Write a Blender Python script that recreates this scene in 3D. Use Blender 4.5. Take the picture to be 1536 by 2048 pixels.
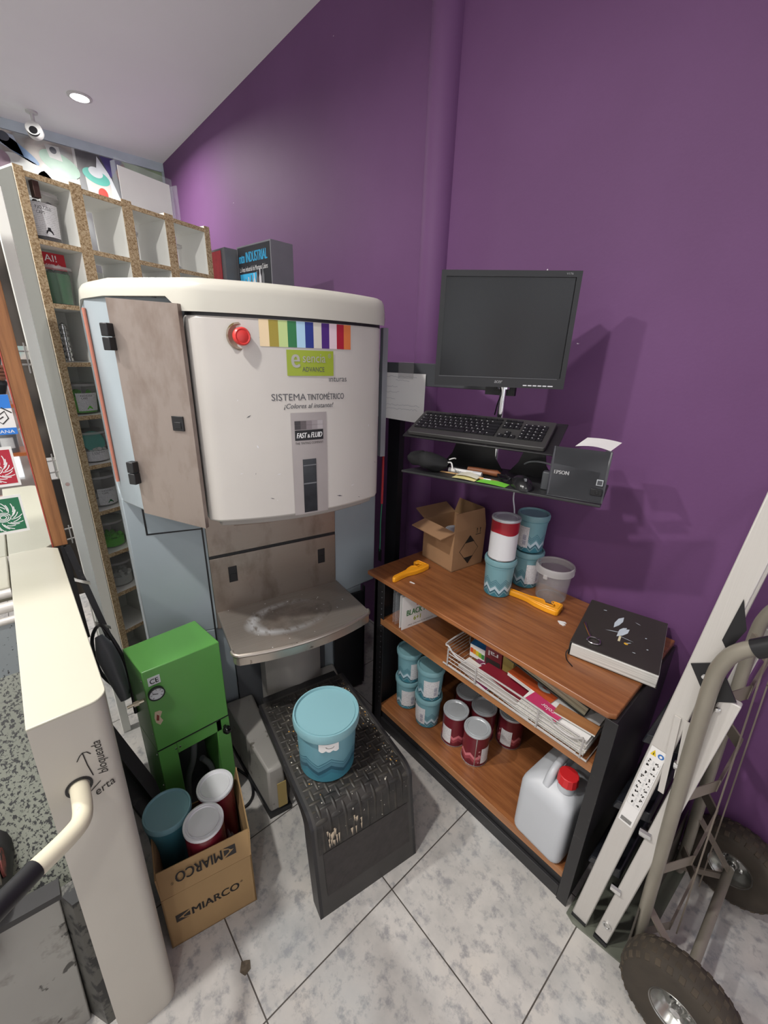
import bpy, math, random
from mathutils import Vector, Matrix
random.seed(7)
for _o in list(bpy.data.objects): bpy.data.objects.remove(_o, do_unlink=True)
SC = bpy.context.scene
COL = SC.collection
PI = math.pi
rad = math.radians

# ------------------------------------------------------------------ camera
cd = bpy.data.cameras.new('camera'); cam = bpy.data.objects.new('camera', cd); COL.objects.link(cam)
cd.sensor_fit = 'HORIZONTAL'; cd.sensor_width = 36.0; cd.lens = 836.45 / 1536 * 36.0
cd.clip_start = 0.02; cd.clip_end = 50
_x = (0.66035136, 0.7504252, 0.02825055)
_d = (0.27848151, -0.20977137, -0.93725345)
_f = (-0.69741245, 0.62678385, -0.34750235)
cam.matrix_world = Matrix(((_x[0], -_d[0], -_f[0], 0), (_x[1], -_d[1], -_f[1], 0), (_x[2], -_d[2], -_f[2], 1.60), (0, 0, 0, 1)))
SC.camera = cam

# ------------------------------------------------------------------ light and exposure
vs = SC.view_settings
vs.view_transform = 'Standard'; vs.look = 'None'; vs.gamma = 1.0; vs.use_curve_mapping = False
vs.exposure = -0.62
wd = bpy.data.worlds.new('world'); SC.world = wd; wd.use_nodes = True
wd.node_tree.nodes['Background'].inputs[0].default_value = (0.93, 0.95, 1.0, 1)
wd.node_tree.nodes['Background'].inputs[1].default_value = 2.4
CEIL = 3.14
LAMPS = [(-0.80, -0.62, 58, .06), (-3.98, 0.79, 50, .05), (-1.9, -1.0, 75, .06), (0.9, -0.9, 16, .06), (-0.9, -2.0, 30, .06), (1.2, -1.8, 10, .06)]  # the lamp by the right wall is unseen, added as frontal fill
def lamp_light(x, y, e, r):
    l = bpy.data.lights.new('lamp_light', 'AREA'); l.shape = 'DISK'; l.size = r * 2; l.energy = e
    l.color = (1.0, 0.975, 0.93); l.spread = rad(165)
    o = bpy.data.objects.new('lamp_light', l); COL.objects.link(o); o.location = (x, y, CEIL - .012)
    return o

# ------------------------------------------------------------------ materials
def lin(c):
    if isinstance(c, str):
        c = tuple(int(c[i:i + 2], 16) for i in (0, 2, 4))
    return tuple(((v / 255) / 12.92 if v / 255 <= .04045 else ((v / 255 + .055) / 1.055) ** 2.4) for v in c) + (1.0,)
class NT:
    def __init__(s, name):
        s.m = bpy.data.materials.new(name); s.m.use_nodes = True; s.t = s.m.node_tree
        s.b = s.t.nodes['Principled BSDF']
    def n(s, kind, **k):
        nd = s.t.nodes.new(kind)
        for a, v in k.items():
            if a.startswith('i_'): nd.inputs[a[2:]].default_value = v
            elif a.startswith('n_'): nd.inputs[int(a[2:])].default_value = v
            else: setattr(nd, a, v)
        return nd
    def l(s, a, b): s.t.links.new(a, b)
    def math(s, op, a, b=None, clamp=False):
        nd = s.n('ShaderNodeMath', operation=op, use_clamp=clamp)
        for i, v in enumerate((a, b)):
            if v is None: continue
            if isinstance(v, (int, float)): nd.inputs[i].default_value = v
            else: s.l(v, nd.inputs[i])
        return nd.outputs[0]
    def mix(s, fac, a, b):
        nd = s.n('ShaderNodeMix', data_type='RGBA')
        for i, v in ((0, fac), (6, a), (7, b)):
            if isinstance(v, (int, float, tuple)): nd.inputs[i].default_value = v
            else: s.l(v, nd.inputs[i])
        return nd.outputs[2]
    def coord(s, scale=(1, 1, 1), kind='Object', loc=(0, 0, 0)):
        tc = s.n('ShaderNodeTexCoord'); mp = s.n('ShaderNodeMapping')
        mp.inputs['Scale'].default_value = scale; mp.inputs['Location'].default_value = loc
        s.l(tc.outputs[kind], mp.inputs[0]); return mp.outputs[0]
    def noise(s, vec, scale, detail=3, rough=.5):
        nd = s.n('ShaderNodeTexNoise'); nd.inputs['Scale'].default_value = scale
        nd.inputs['Detail'].default_value = detail; nd.inputs['Roughness'].default_value = rough
        s.l(vec, nd.inputs['Vector']); return nd.outputs['Fac']
    def ramp(s, fac, stops, interp='LINEAR'):
        nd = s.n('ShaderNodeValToRGB'); cr = nd.color_ramp; cr.interpolation = interp
        while len(cr.elements) < len(stops): cr.elements.new(.5)
        for e, (p, c) in zip(cr.elements, stops): e.position = p; e.color = c
        s.l(fac, nd.inputs[0]); return nd.outputs[0]
    def bump(s, h, strength=.2, dist=.002):
        nd = s.n('ShaderNodeBump'); nd.inputs['Strength'].default_value = strength; nd.inputs['Distance'].default_value = dist
        s.l(h, nd.inputs['Height']); s.l(nd.outputs[0], s.b.inputs['Normal'])
    def base(s, c):
        if isinstance(c, tuple): s.b.inputs['Base Color'].default_value = c
        else: s.l(c, s.b.inputs['Base Color'])
BW = lambda v: (v, v, v, 1)
def plain(name, c, rough=.5, metal=0.0, var=.06, scale=9, dirt=None, dirt_lo=.62, bump=0.0, bscale=60, emit=0, alpha=1, trans=0, ior=1.45):
    t = NT(name); c = lin(c); v = t.coord()
    a = tuple(x * (1 - var) for x in c[:3]) + (1,); b = tuple(min(1, x * (1 + var)) for x in c[:3]) + (1,)
    col = t.ramp(t.noise(v, scale), [(.3, a), (.7, b)])
    if dirt:
        col = t.mix(t.ramp(t.noise(v, scale * 2.7, 6, .65), [(dirt_lo, BW(0)), (dirt_lo + .06, BW(1))]), col, lin(dirt))
    t.base(col); t.b.inputs['Roughness'].default_value = rough; t.b.inputs['Metallic'].default_value = metal
    if bump: t.bump(t.noise(v, bscale, 4), bump)
    if emit:
        t.b.inputs['Emission Color'].default_value = c; t.b.inputs['Emission Strength'].default_value = emit
    if alpha < 1: t.b.inputs['Alpha'].default_value = alpha
    if trans:
        t.b.inputs['Transmission Weight'].default_value = trans; t.b.inputs['IOR'].default_value = ior
    return t.m
def wood(name, c1, c2, axis=0, rough=.35, sc=1.0):
    t = NT(name); s = [22 * sc, 22 * sc, 22 * sc]; s[axis] = 1.6 * sc
    v = t.coord(tuple(s)); f = t.noise(v, 2.2, 6, .6)
    s2 = [180, 180, 180]; s2[axis] = 5; f2 = t.noise(t.coord(tuple(s2)), 1.5, 3)
    f = t.math('ADD', t.math('MULTIPLY', f, .75), t.math('MULTIPLY', f2, .25))
    t.base(t.ramp(f, [(.32, lin(c1)), (.62, lin(c2))])); t.b.inputs['Roughness'].default_value = rough
    t.bump(f, .08); return t.m
def brushed(name, c, axis=2, rough=.32, metal=1.0, stain=None):
    t = NT(name); s = [900, 900, 900]; s[axis] = 4
    f = t.noise(t.coord(tuple(s)), 1.0, 2); cc = lin(c)
    col = t.ramp(f, [(.3, tuple(x * .94 for x in cc[:3]) + (1,)), (.7, cc)])
    if stain: col = t.mix(t.ramp(t.noise(t.coord((5, 5, 2.5)), 1.6, 5, .6), [(.5, BW(0)), (.72, BW(.75))]), col, lin(stain))
    t.base(col); t.b.inputs['Metallic'].default_value = metal
    t.l(t.ramp(f, [(.3, BW(rough)), (.7, BW(rough + .08))]), t.b.inputs['Roughness']); t.bump(f, .02); return t.m
def chevron(name, base, stops, count, amp, height, rough=.35, phase=0.0):
    """a moulded container with a zigzag print running round it; stops = (height share, colour) constant bands"""
    t = NT(name); tc = t.n('ShaderNodeTexCoord'); sp = t.n('ShaderNodeSeparateXYZ'); t.l(tc.outputs['Object'], sp.inputs[0])
    an = t.math('ARCTAN2', sp.outputs[1], sp.outputs[0]); k = t.math('MULTIPLY', an, count / (2 * PI))
    z = t.n('ShaderNodeMath', operation='PINGPONG'); t.l(t.math('ADD', k, phase + 40), z.inputs[0]); z.inputs[1].default_value = .5
    slow = t.math('MULTIPLY', t.math('SINE', t.math('MULTIPLY', an, 3)), .02)
    h = t.math('DIVIDE', sp.outputs[2], height)
    h = t.math('ADD', t.math('SUBTRACT', h, t.math('MULTIPLY', z.outputs[0], amp)), slow)
    col = t.ramp(h, [(p, lin(c)) for p, c in stops], 'CONSTANT')
    t.base(col); t.b.inputs['Roughness'].default_value = rough; return t.m
def print_label(name, paper, ink, rows=14, height=.08, dens=.47):
    """small rows of print too fine to read"""
    t = NT(name); tc = t.n('ShaderNodeTexCoord'); sp = t.n('ShaderNodeSeparateXYZ'); t.l(tc.outputs['Object'], sp.inputs[0])
    r = t.math('FRACT', t.math('MULTIPLY', sp.outputs[2], rows / height))
    row = t.math('LESS_THAN', r, .45)
    ns = t.noise(t.coord((420, 420, rows / height * .9)), 1.0, 2)
    on = t.math('MULTIPLY', row, t.math('GREATER_THAN', ns, dens))
    t.base(t.mix(t.math('MULTIPLY', on, .38), lin(paper), lin(ink))); t.b.inputs['Roughness'].default_value = .5; return t.m

def glassy(name, c, rough=.08, ior=1.3, alpha=.35):
    """thin clear plastic: part see-through, part glossy"""
    t = NT(name); cc = lin(c); t.b.inputs['Base Color'].default_value = cc
    t.b.inputs['Roughness'].default_value = rough; t.b.inputs['IOR'].default_value = ior; t.b.inputs['Alpha'].default_value = alpha
    return t.m

def make_floor():
    t = NT('tiled floor'); tc = t.n('ShaderNodeTexCoord'); sp = t.n('ShaderNodeSeparateXYZ'); t.l(tc.outputs['Object'], sp.inputs[0])
    S = .4335; ids = []; gs = []
    for i, off in ((0, -.582), (1, .606)):
        q = t.math('DIVIDE', t.math('SUBTRACT', sp.outputs[i], off - S * 40), S)
        fr = t.math('FRACT', q); ids.append(t.math('FLOOR', q))
        d = t.math('MINIMUM', fr, t.math('SUBTRACT', 1.0, fr)); gs.append(d)
    g = t.math('MINIMUM', gs[0], gs[1]); grout = t.math('LESS_THAN', g, .0042)
    v = t.coord()
    n1 = t.noise(v, 5.5, 5, .6); n2 = t.noise(v, 26, 6, .7)
    c = t.ramp(n1, [(.32, lin('a5a3a0')), (.55, lin('bebab5')), (.7, lin('c8c2ba'))])
    c = t.mix(t.ramp(n2, [(.50, BW(0)), (.64, BW(.75))]), c, lin('858588'))
    c = t.mix(t.ramp(t.noise(v, 2.3, 3), [(.5, BW(0)), (.7, BW(.25))]), c, lin('a9bcc6'))
    t.base(t.mix(grout, c, lin('4a4540'))); t.b.inputs['Roughness'].default_value = .33
    t.bump(t.math('MINIMUM', t.math('MULTIPLY', g, 60.0), 1.0), .3, .002); return t.m
def make_purple():
    t = NT('purple wall paint'); v = t.coord()
    c = t.ramp(t.noise(v, 1.6, 4), [(.35, lin('67426d')), (.65, lin('6e4875'))])
    sc = t.noise(t.coord((30, 30, 9)), 1.7, 6, .75)
    c = t.mix(t.ramp(sc, [(.735, BW(0)), (.76, BW(.35))]), c, lin('b9a5bb'))
    sp = t.noise(t.coord((1, 1, 1)), 34, 1); c = t.mix(t.ramp(sp, [(.845, BW(0)), (.855, BW(.9))]), c, lin('e8e0e6'))
    t.base(c); t.b.inputs['Roughness'].default_value = .62; t.b.inputs['Specular IOR Level'].default_value = .35; t.bump(t.noise(v, 120, 4), .12, .002); return t.m
def make_splatter(name, base, ink, lo=.56, scale=28, ink2=None, lo2=.6):
    t = NT(name); v = t.coord(); c = lin(base)
    c = t.ramp(t.noise(v, 3, 4), [(.3, tuple(x * .8 for x in c[:3]) + (1,)), (.7, c)])
    if ink2: c = t.mix(t.ramp(t.noise(v, scale * .35, 6, .7), [(lo2, BW(0)), (lo2 + .05, BW(.8))]), c, lin(ink2))
    c = t.mix(t.ramp(t.noise(v, scale, 5, .62), [(lo, BW(0)), (lo + .02, BW(1))]), c, lin(ink))
    t.base(c); t.b.inputs['Roughness'].default_value = .45; return t.m
def make_chipboard():
    t = NT('raw chipboard edge'); v = t.coord()
    vo = t.n('ShaderNodeTexVoronoi'); vo.inputs['Scale'].default_value = 240; t.l(v, vo.inputs['Vector'])
    c = t.ramp(vo.outputs['Color'], [(.15, lin('8f7453')), (.5, lin('b9a07c')), (.8, lin('cdb897'))])
    t.base(c); t.b.inputs['Roughness'].default_value = .8; t.bump(vo.outputs['Distance'], .3); return t.m
def make_tread():
    """black plate with short raised bars laid alternately, worn and speckled with old paint"""
    t = NT('worn tread plate'); tc = t.n('ShaderNodeTexCoord'); sp = t.n('ShaderNodeSeparateXYZ'); t.l(tc.outputs['Object'], sp.inputs[0])
    S = .050
    def bars(dx, dy, along):
        a = t.math('SUBTRACT', t.math('FRACT', t.math('ADD', t.math('DIVIDE', sp.outputs[0], S), 50 + dx)), .5)
        b = t.math('SUBTRACT', t.math('FRACT', t.math('ADD', t.math('DIVIDE', sp.outputs[1], S), 50 + dy)), .5)
        if along: a, b = b, a
        e = t.math('ADD', t.math('POWER', t.math('DIVIDE', a, .40), 2.0), t.math('POWER', t.math('DIVIDE', b, .10), 2.0))
        return t.math('SUBTRACT', 1.0, e, True)
    h = t.math('MAXIMUM', t.math('MAXIMUM', bars(0, 0, 0), bars(.5, .5, 0)), t.math('MAXIMUM', bars(.5, 0, 1), bars(0, .5, 1)))
    v = t.coord()
    c = t.ramp(t.noise(v, 22, 5, .65), [(.35, lin('1c1b1a')), (.6, lin('322f2c'))])
    c = t.mix(t.math('MULTIPLY', t.math('GREATER_THAN', h, .15), t.ramp(t.noise(v, 14, 3), [(.4, BW(0)), (.65, BW(.35))])), c, lin('5d574b'))
    c = t.mix(t.ramp(t.noise(v, 95, 2), [(.72, BW(0)), (.74, BW(1))]), c, lin('c9c4b6'))
    t.base(c); t.b.inputs['Roughness'].default_value = .5; t.bump(h, .8, .003); return t.m
def make_tray():
    """steel tray with a ring of dried white paint"""
    t = NT('paint marked steel tray'); tc = t.n('ShaderNodeTexCoord'); sp = t.n('ShaderNodeSeparateXYZ'); t.l(tc.outputs['Object'], sp.inputs[0])
    f = t.noise(t.coord((700, 4, 700)), 1, 2)
    c = t.ramp(f, [(.3, lin('827b74')), (.7, lin('8e877f'))])
    x = t.math('DIVIDE', t.math('SUBTRACT', sp.outputs[0], .155), .095); y = t.math('DIVIDE', t.math('SUBTRACT', sp.outputs[1], .25), .155)
    rr = t.math('SQRT', t.math('ADD', t.math('MULTIPLY', x, x), t.math('MULTIPLY', y, y)))
    ring = t.math('SUBTRACT', 1.0, t.math('MULTIPLY', t.math('ABSOLUTE', t.math('SUBTRACT', rr, .93)), 4.5), True)
    side = t.math('SUBTRACT', 1.0, t.math('MULTIPLY', t.math('ADD', y, 1.0), .55), True)
    nz = t.noise(t.coord((26, 60, 1)), 1.0, 5, .6)
    paint = t.math('MULTIPLY', t.math('MULTIPLY', ring, side), t.ramp(nz, [(.34, BW(0)), (.52, BW(1))]))
    inner = t.math('MULTIPLY', t.math('LESS_THAN', rr, 1.05), t.ramp(t.noise(t.coord((22, 22, 22)), 1.0, 5, .6), [(.4, BW(0)), (.65, BW(.55))]))
    c = t.mix(inner, c, lin('5d564f'))
    c = t.mix(t.ramp(t.noise(t.coord(), 9, 4), [(.5, BW(0)), (.7, BW(.5))]), c, lin('8a7c72'))
    c = t.mix(paint, c, lin('d4d6d8'))
    drops = t.ramp(t.noise(t.coord((60, 60, 60)), 1.2, 1), [(.77, BW(0)), (.78, BW(1))]); c = t.mix(drops, c, lin('e6e6e6'))
    t.base(c); t.b.inputs['Metallic'].default_value = .45; t.b.inputs['Roughness'].default_value = .42; return t.m
def make_mural(name, stops, seed):
    t = NT(name); v = t.coord((1, 1, 1), loc=(0, seed, 0))
    w_ = t.n('ShaderNodeTexNoise'); w_.inputs['Scale'].default_value = 2.4; w_.inputs['Detail'].default_value = 1.5; w_.inputs['Distortion'].default_value = 1.2
    t.l(v, w_.inputs['Vector'])
    t.base(t.ramp(w_.outputs['Fac'], [(p, lin(c)) for p, c in stops])); t.b.inputs['Roughness'].default_value = .35; return t.m

M = {}
M['floor'] = make_floor(); M['purple'] = make_purple()
M['ceiling'] = plain('ceiling paint', 'f0f0f2', .8, var=.015, scale=2)
M['wallwhite'] = plain('white wall paint', 'd2d2d0', .7, var=.02)
M['cover'] = plain('off white machine shell', 'c6c1bb', .38, var=.03, scale=5, dirt='8f857c', dirt_lo=.73)
M['lid'] = plain('cream machine lid', 'c4c1b6', .34, var=.03, scale=5)
M['bluegrey'] = plain('blue grey painted steel', '98a2a8', .4, var=.05, scale=4, dirt='5a5f64', dirt_lo=.72)
M['greybase'] = plain('light grey base', '96938e', .5, var=.08, scale=6, dirt='5a554f', dirt_lo=.62)
M['doorsteel'] = brushed('stained brushed door', '9b8f88', 2, .42, .55, stain='6d5a4e')
M['steel'] = brushed('brushed steel', 'a69b91', 1, .3, .85, stain='6f6258')
M['column'] = brushed('column steel', 'b3aea8', 2, .35, .35)
M['tray'] = make_tray(); M['tread'] = make_tread()
M['traylip'] = plain('tray lip steel', 'b5aca2', .3, .8, dirt='6f655c', dirt_lo=.6)
M['black'] = plain('black plastic', '17171a', .4, var=.1)
M['blackmetal'] = plain('black painted steel', '201f21', .45, var=.12, dirt='3c3a3a', dirt_lo=.62)
M['softblack'] = plain('soft black cloth', '141416', .8, var=.2, bump=.6, bscale=25)
M['darkgrey'] = plain('dark grey steel', '4a4c50', .45, var=.06)
M['midgrey'] = plain('mid grey steel', '6d6f73', .4, var=.06)
M['stepfront'] = plain('dark step steel', '393735', .45, var=.12, dirt='59534c', dirt_lo=.66, bump=.1)
M['chrome'] = plain('chrome', 'd8d8d8', .12, 1.0, var=.02)
M['alu'] = brushed('brushed aluminium', 'cdc9c4', 2, .4, .3)
M['trucktube'] = plain('grey painted tube', '8b8579', .42, .25, var=.08, dirt='5f5344', dirt_lo=.68)
M['truckflat'] = plain('grey painted flat bar', '857b70', .45, .25, var=.1, dirt='594a3d', dirt_lo=.66)
M['rubber'] = plain('dusty tyre rubber', '3a332b', .8, var=.25, scale=14, bump=.5, bscale=30)
M['rim'] = plain('wheel rim', 'a3a39f', .25, .85, var=.1)
M['red'] = plain('red plastic', 'c8282c', .35)
M['redbtn'] = plain('red button', 'e0403c', .35)
M['green'] = plain('green enamel', '5b9a4b', .32, var=.05, scale=4)
M['white'] = plain('white paper', 'e6e4e2', .6, var=.02)
M['cream'] = plain('cream enamel', 'bab7a7', .3, var=.02, scale=3, dirt='b5a58c', dirt_lo=.74)
M['creamface'] = plain('cream enamel side', 'bdb8ad', .4, var=.03, scale=5, dirt='8d8377', dirt_lo=.75)
M['creampipe'] = plain('cream pipe', 'd4cdb6', .35, var=.06, scale=12, dirt='6c6558', dirt_lo=.66)
M['ivory'] = plain('white melamine', 'efefea', .5, var=.03, scale=3)
M['chip'] = make_chipboard()
M['wood'] = wood('red brown wood veneer', '6f4127', '9a633c', 0, .3)
M['woodedge'] = wood('veneer edge', '8a5a38', 'a9754b', 0, .4)
M['woodz'] = wood('orange wood frame', '6f4526', 'a06c42', 2, .45)
M['card'] = plain('brown cardboard', 'a98360', .8, var=.05, scale=6, bump=.05)
M['card2'] = plain('pale cardboard', '9a7d55', .8, var=.06, scale=6)
M['cardin'] = plain('cardboard inside', '8a6a4a', .85, var=.05)
M['ink'] = plain('black ink', '26221f', .7); M['inkgrey'] = plain('grey ink', '55555a', .7)
M['inkgreen'] = plain('green ink', '2f7a35', .7); M['inkred'] = plain('red ink', 'b32430', .7); M['inkyellow'] = plain('yellow green ink', 'a8b51c', .7)
M['letterwhite'] = plain('white lettering', 'e8e8e8', .6); M['letterblue'] = plain('blue lettering', '3fb4e6', .6)
tealdark = '2f6474'
M['teal'] = chevron('teal tub', None, [(0, '3f7f90'), (.03, '7ba3ad'), (.07, '3a6878'), (.12, 'c0d6e0'), (.21, '709fab'), (.27, tealdark), (.285, '709fab'), (.32, tealdark), (.335, '74a3ae'), (.37, tealdark), (.385, '78a6b0')], 9, .26, .15)
M['tealbig'] = chevron('teal bucket', None, [(0, '3f7f90'), (.06, '3a7386'), (.13, '2b5566'), (.20, '527f8f'), (.27, tealdark), (.285, '5f8e9c'), (.32, tealdark), (.335, '6a9aa7')], 7, .26, .21)
M['tealtop'] = plain('teal lid', '7ba5ad', .35, var=.02)
M['redcan'] = chevron('dark red tin', None, [(0, '5d1c26'), (.04, '6a222c'), (.10, '90404a'), (.2, 'c27078'), (.29, '6a222c')], 8, .22, .15, .28)
M['redwhite'] = chevron('white and red tin', None, [(0, 'd9d9dc'), (.68, '9c1d2b')], 8, 0.0, .15, .28)
M['whitelid'] = plain('white tin lid', 'dcdce0', .3, .1)
M['greylid'] = plain('pale grey tin lid', 'c2c6ca', .28, .3)
M['tin'] = plain('bare tin rim', 'bfc1c4', .25, .85)
M['label'] = print_label('printed label', 'e2e2e4', '6a6a70')
M['labelfine'] = print_label('fine printed label', 'd6d2ca', '4a4a4a', 26, .25)
M['pages'] = NT('book pages').m
_t = NT('page stack'); _n = _t.noise(_t.coord((3, 3, 900)), 1.0, 2)
_t.base(_t.ramp(_n, [(.35, lin('a9a7a2')), (.6, lin('dddbd6'))])); M['pages'] = _t.m
_t = NT('old page stack'); _n = _t.noise(_t.coord((3, 3, 700)), 1.0, 3)
_t.base(_t.ramp(_n, [(.35, lin('6f6a58')), (.6, lin('b9b39b'))])); M['oldpages'] = _t.m
M['bookcover'] = make_splatter('paint flecked black cover', '3b3733', 'dfe3e6', .74, 42, None)
M['orange'] = plain('orange yellow plastic', 'f0a322', .3, var=.03)
M['clear'] = glassy('clear plastic', 'c9c6c6', .12, 1.35, .16)
M['clearrim'] = glassy('clear plastic rim', 'd2cfce', .2, 1.35, .42)
M['acrylic'] = glassy('clear acrylic', 'e4eaf0', .05, 1.4, .10)
M['jerry'] = plain('milky plastic', 'bcbfc4', .42, var=.02, scale=3)
M['screen'] = plain('dark screen', '0e0e10', .22, var=.02)
M['keys'] = plain('key plastic', '1d1d20', .4); M['kbbase'] = plain('keyboard body', '3a3939', .38, var=.05)
M['printer'] = plain('printer plastic', '47484d', .42, var=.05)
M['mirror'] = NT('mirror glass').m
_mb = M['mirror'].node_tree.nodes['Principled BSDF']; _mb.inputs['Metallic'].default_value = 1; _mb.inputs['Roughness'].default_value = .02; _mb.inputs['Base Color'].default_value = (.86, .88, .87, 1)
M['splat'] = make_splatter('grey sheet with black paint splashes', '6f7268', '141517', .53, 130, '1c1d1e', .60)
M['splatl'] = make_splatter('grey sheet lightly splashed', '8b9296', '2a2a2c', .63, 110, None)
M['smear'] = make_splatter('white door smeared black', '9c9a94', '403e3a', .62, 8, '6d6a64', .50)
M['lampglow'] = plain('lit lamp', 'ffffff', .5, emit=28)
M['wirewhite'] = plain('white coated wire', 'a9a5a3', .35)
M['sidemetal'] = brushed('grey side sheet', '9c9d98', 2, .35, .55)

# ------------------------------------------------------------------ geometry helpers
class MB:
    def __init__(s): s.v = []; s.f = []; s.m = []
    def add(s, vs, fs, m=0, T=None):
        k = len(s.v)
        for p in vs:
            p = Vector(p); s.v.append(tuple(T @ p) if T is not None else tuple(p))
        for f in fs: s.f.append([i + k for i in f]); s.m.append(m)
        return s
    def box(s, x0, x1, y0, y1, z0, z1, m=0, T=None):
        vs = [(x, y, z) for z in (z0, z1) for y in (y0, y1) for x in (x0, x1)]
        return s.add(vs, [(0, 2, 3, 1), (4, 5, 7, 6), (0, 1, 5, 4), (2, 6, 7, 3), (0, 4, 6, 2), (1, 3, 7, 5)], m, T)
    def hexa(s, b, t, m=0):
        """bottom four corners ccw, top four corners ccw"""
        return s.add(list(b) + list(t), [(3, 2, 1, 0), (4, 5, 6, 7), (0, 1, 5, 4), (1, 2, 6, 5), (2, 3, 7, 6), (3, 0, 4, 7)], m)
    def prism(s, poly, z0, z1, m=0, T=None):
        n_ = len(poly); vs = [(x, y, z0) for x, y in poly] + [(x, y, z1) for x, y in poly]
        return s.add(vs, [list(range(n_))[::-1], list(range(n_, 2 * n_))] + [(i, (i + 1) % n_, (i + 1) % n_ + n_, i + n_) for i in range(n_)], m, T)
    def lathe(s, prof, seg=32, m=0, T=None):
        k = len(prof); vs = []
        for i in range(seg):
            a = 2 * PI * i / seg
            vs += [(r * math.cos(a), r * math.sin(a), z) for r, z in prof]
        fs = []
        for i in range(seg):
            j = (i + 1) % seg
            for q in range(k - 1): fs.append((i * k + q, j * k + q, j * k + q + 1, i * k + q + 1))
        if prof[0][0] < .0045: fs.append([i * k for i in range(seg)][::-1])
        if prof[-1][0] < .0045: fs.append([i * k + k - 1 for i in range(seg)])
        return s.add(vs, fs, m, T)
    def tube(s, pts, r, seg=10, m=0, closed=False, T=None, cap=True):
        pts = [Vector(p) for p in pts]; n_ = len(pts); vs = []; up = None
        for i, p in enumerate(pts):
            if closed: d = pts[(i + 1) % n_] - pts[i - 1]
            else: d = pts[min(i + 1, n_ - 1)] - pts[max(i - 1, 0)]
            d.normalize()
            if up is None: up = d.orthogonal().normalized()
            else:
                up = up - d * up.dot(d)
                up = up.normalized() if up.length > 1e-6 else d.orthogonal().normalized()
            sd = d.cross(up); rr = r[i] if isinstance(r, (list, tuple)) else r
            for k in range(seg):
                a = 2 * PI * k / seg; vs.append(tuple(p + (up * math.cos(a) + sd * math.sin(a)) * rr))
        fs = []
        for i in range(n_ if closed else n_ - 1):
            j = (i + 1) % n_
            for k in range(seg): fs.append((i * seg + k, i * seg + (k + 1) % seg, j * seg + (k + 1) % seg, j * seg + k))
        if not closed and cap: fs += [list(range(seg))[::-1], list(range((n_ - 1) * seg, n_ * seg))]
        return s.add(vs, fs, m, T)
    def bar(s, a, b, wv, tv, m=0):
        """rectangular bar from a to b; wv and tv are half-width vectors"""
        a, b, wv, tv = Vector(a), Vector(b), Vector(wv), Vector(tv)
        q = lambda p: [p - wv - tv, p + wv - tv, p + wv + tv, p - wv + tv]
        return s.hexa(q(a), q(b), m)
    def grid(s, fn, nu, nv, m=0):
        vs = [fn(i / nu, j / nv) for j in range(nv + 1) for i in range(nu + 1)]
        return s.add(vs, [(j * (nu + 1) + i, j * (nu + 1) + i + 1, (j + 1) * (nu + 1) + i + 1, (j + 1) * (nu + 1) + i) for j in range(nv) for i in range(nu)], m)
def smooth_path(pts, k=6):
    P = [Vector(p) for p in pts]; P = [P[0] * 2 - P[1]] + P + [P[-1] * 2 - P[-2]]; out = []
    for i in range(1, len(P) - 2):
        for j in range(k):
            t = j / k; a, b, c, d = P[i - 1:i + 3]
            out.append(.5 * ((2 * b) + (c - a) * t + (2 * a - 5 * b + 4 * c - d) * t * t + (3 * b - a - 3 * c + d) * t ** 3))
    out.append(P[-2]); return out
def rrect(x0, x1, y0, y1, r, k=5):
    out = []
    for cx, cy, a0 in ((x1 - r, y0 + r, -90), (x1 - r, y1 - r, 0), (x0 + r, y1 - r, 90), (x0 + r, y0 + r, 180)):
        for i in range(k + 1):
            a = rad(a0 + 90 * i / k); out.append((cx + r * math.cos(a), cy + r * math.sin(a)))
    return out
def frame(o, ux, uy):
    o, ux, uy = Vector(o), Vector(ux).normalized(), Vector(uy).normalized(); n_ = ux.cross(uy)
    return Matrix(((ux.x, uy.x, n_.x, o.x), (ux.y, uy.y, n_.y, o.y), (ux.z, uy.z, n_.z, o.z), (0, 0, 0, 1)))
def part(name, mb, mats, parent=None, bevel=0.0, smooth=40, seg=2, label=None, kind=None):
    if not isinstance(mats, (list, tuple)): mats = [mats]
    me = bpy.data.meshes.new(name); me.from_pydata(mb.v, [], mb.f)
    for m_ in mats: me.materials.append(M[m_] if isinstance(m_, str) else m_)
    me.polygons.foreach_set('material_index', mb.m)
    me.update()
    if smooth:
        me.polygons.foreach_set('use_smooth', [True] * len(me.polygons)); me.set_sharp_from_angle(angle=rad(smooth))
    o = bpy.data.objects.new(name, me); COL.objects.link(o)
    if parent is not None: o.parent = parent
    if bevel:
        b = o.modifiers.new('bevel', 'BEVEL'); b.width = bevel; b.segments = seg; b.limit_method = 'ANGLE'; b.angle_limit = rad(35)
        b.harden_normals = False
    if label: o['label'] = label
    if kind: o['kind'] = kind
    return o
def thing(name, label, cat, loc=(0, 0, 0), rotz=0.0, group=None):
    o = bpy.data.objects.new(name, None); COL.objects.link(o); o.empty_display_size = .05
    o.location = loc; o.rotation_euler = (0, 0, rotz); o['label'] = label; o['category'] = cat
    if group: o['group'] = group
    return o
def tag(o, label, cat, group=None, loc=None, rotz=None):
    o['label'] = label; o['category'] = cat
    if group: o['group'] = group
    if loc is not None: o.location = loc
    if rotz is not None: o.rotation_euler = (0, 0, rotz)
    return o
def dup(root, label, loc, rotz=0.0, group=None):
    r = root.copy(); COL.objects.link(r); r.location = loc; r.rotation_euler = (0, 0, rotz); r['label'] = label
    if group: r['group'] = group
    for ch in list(root.children):
        c = ch.copy(); COL.objects.link(c); c.parent = r
        for g in list(ch.children):
            d = g.copy(); COL.objects.link(d); d.parent = c
    return r
def struct(name, mb, mat, **k):
    o = part(name, mb, mat, **k); o['kind'] = 'structure'; return o
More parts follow.
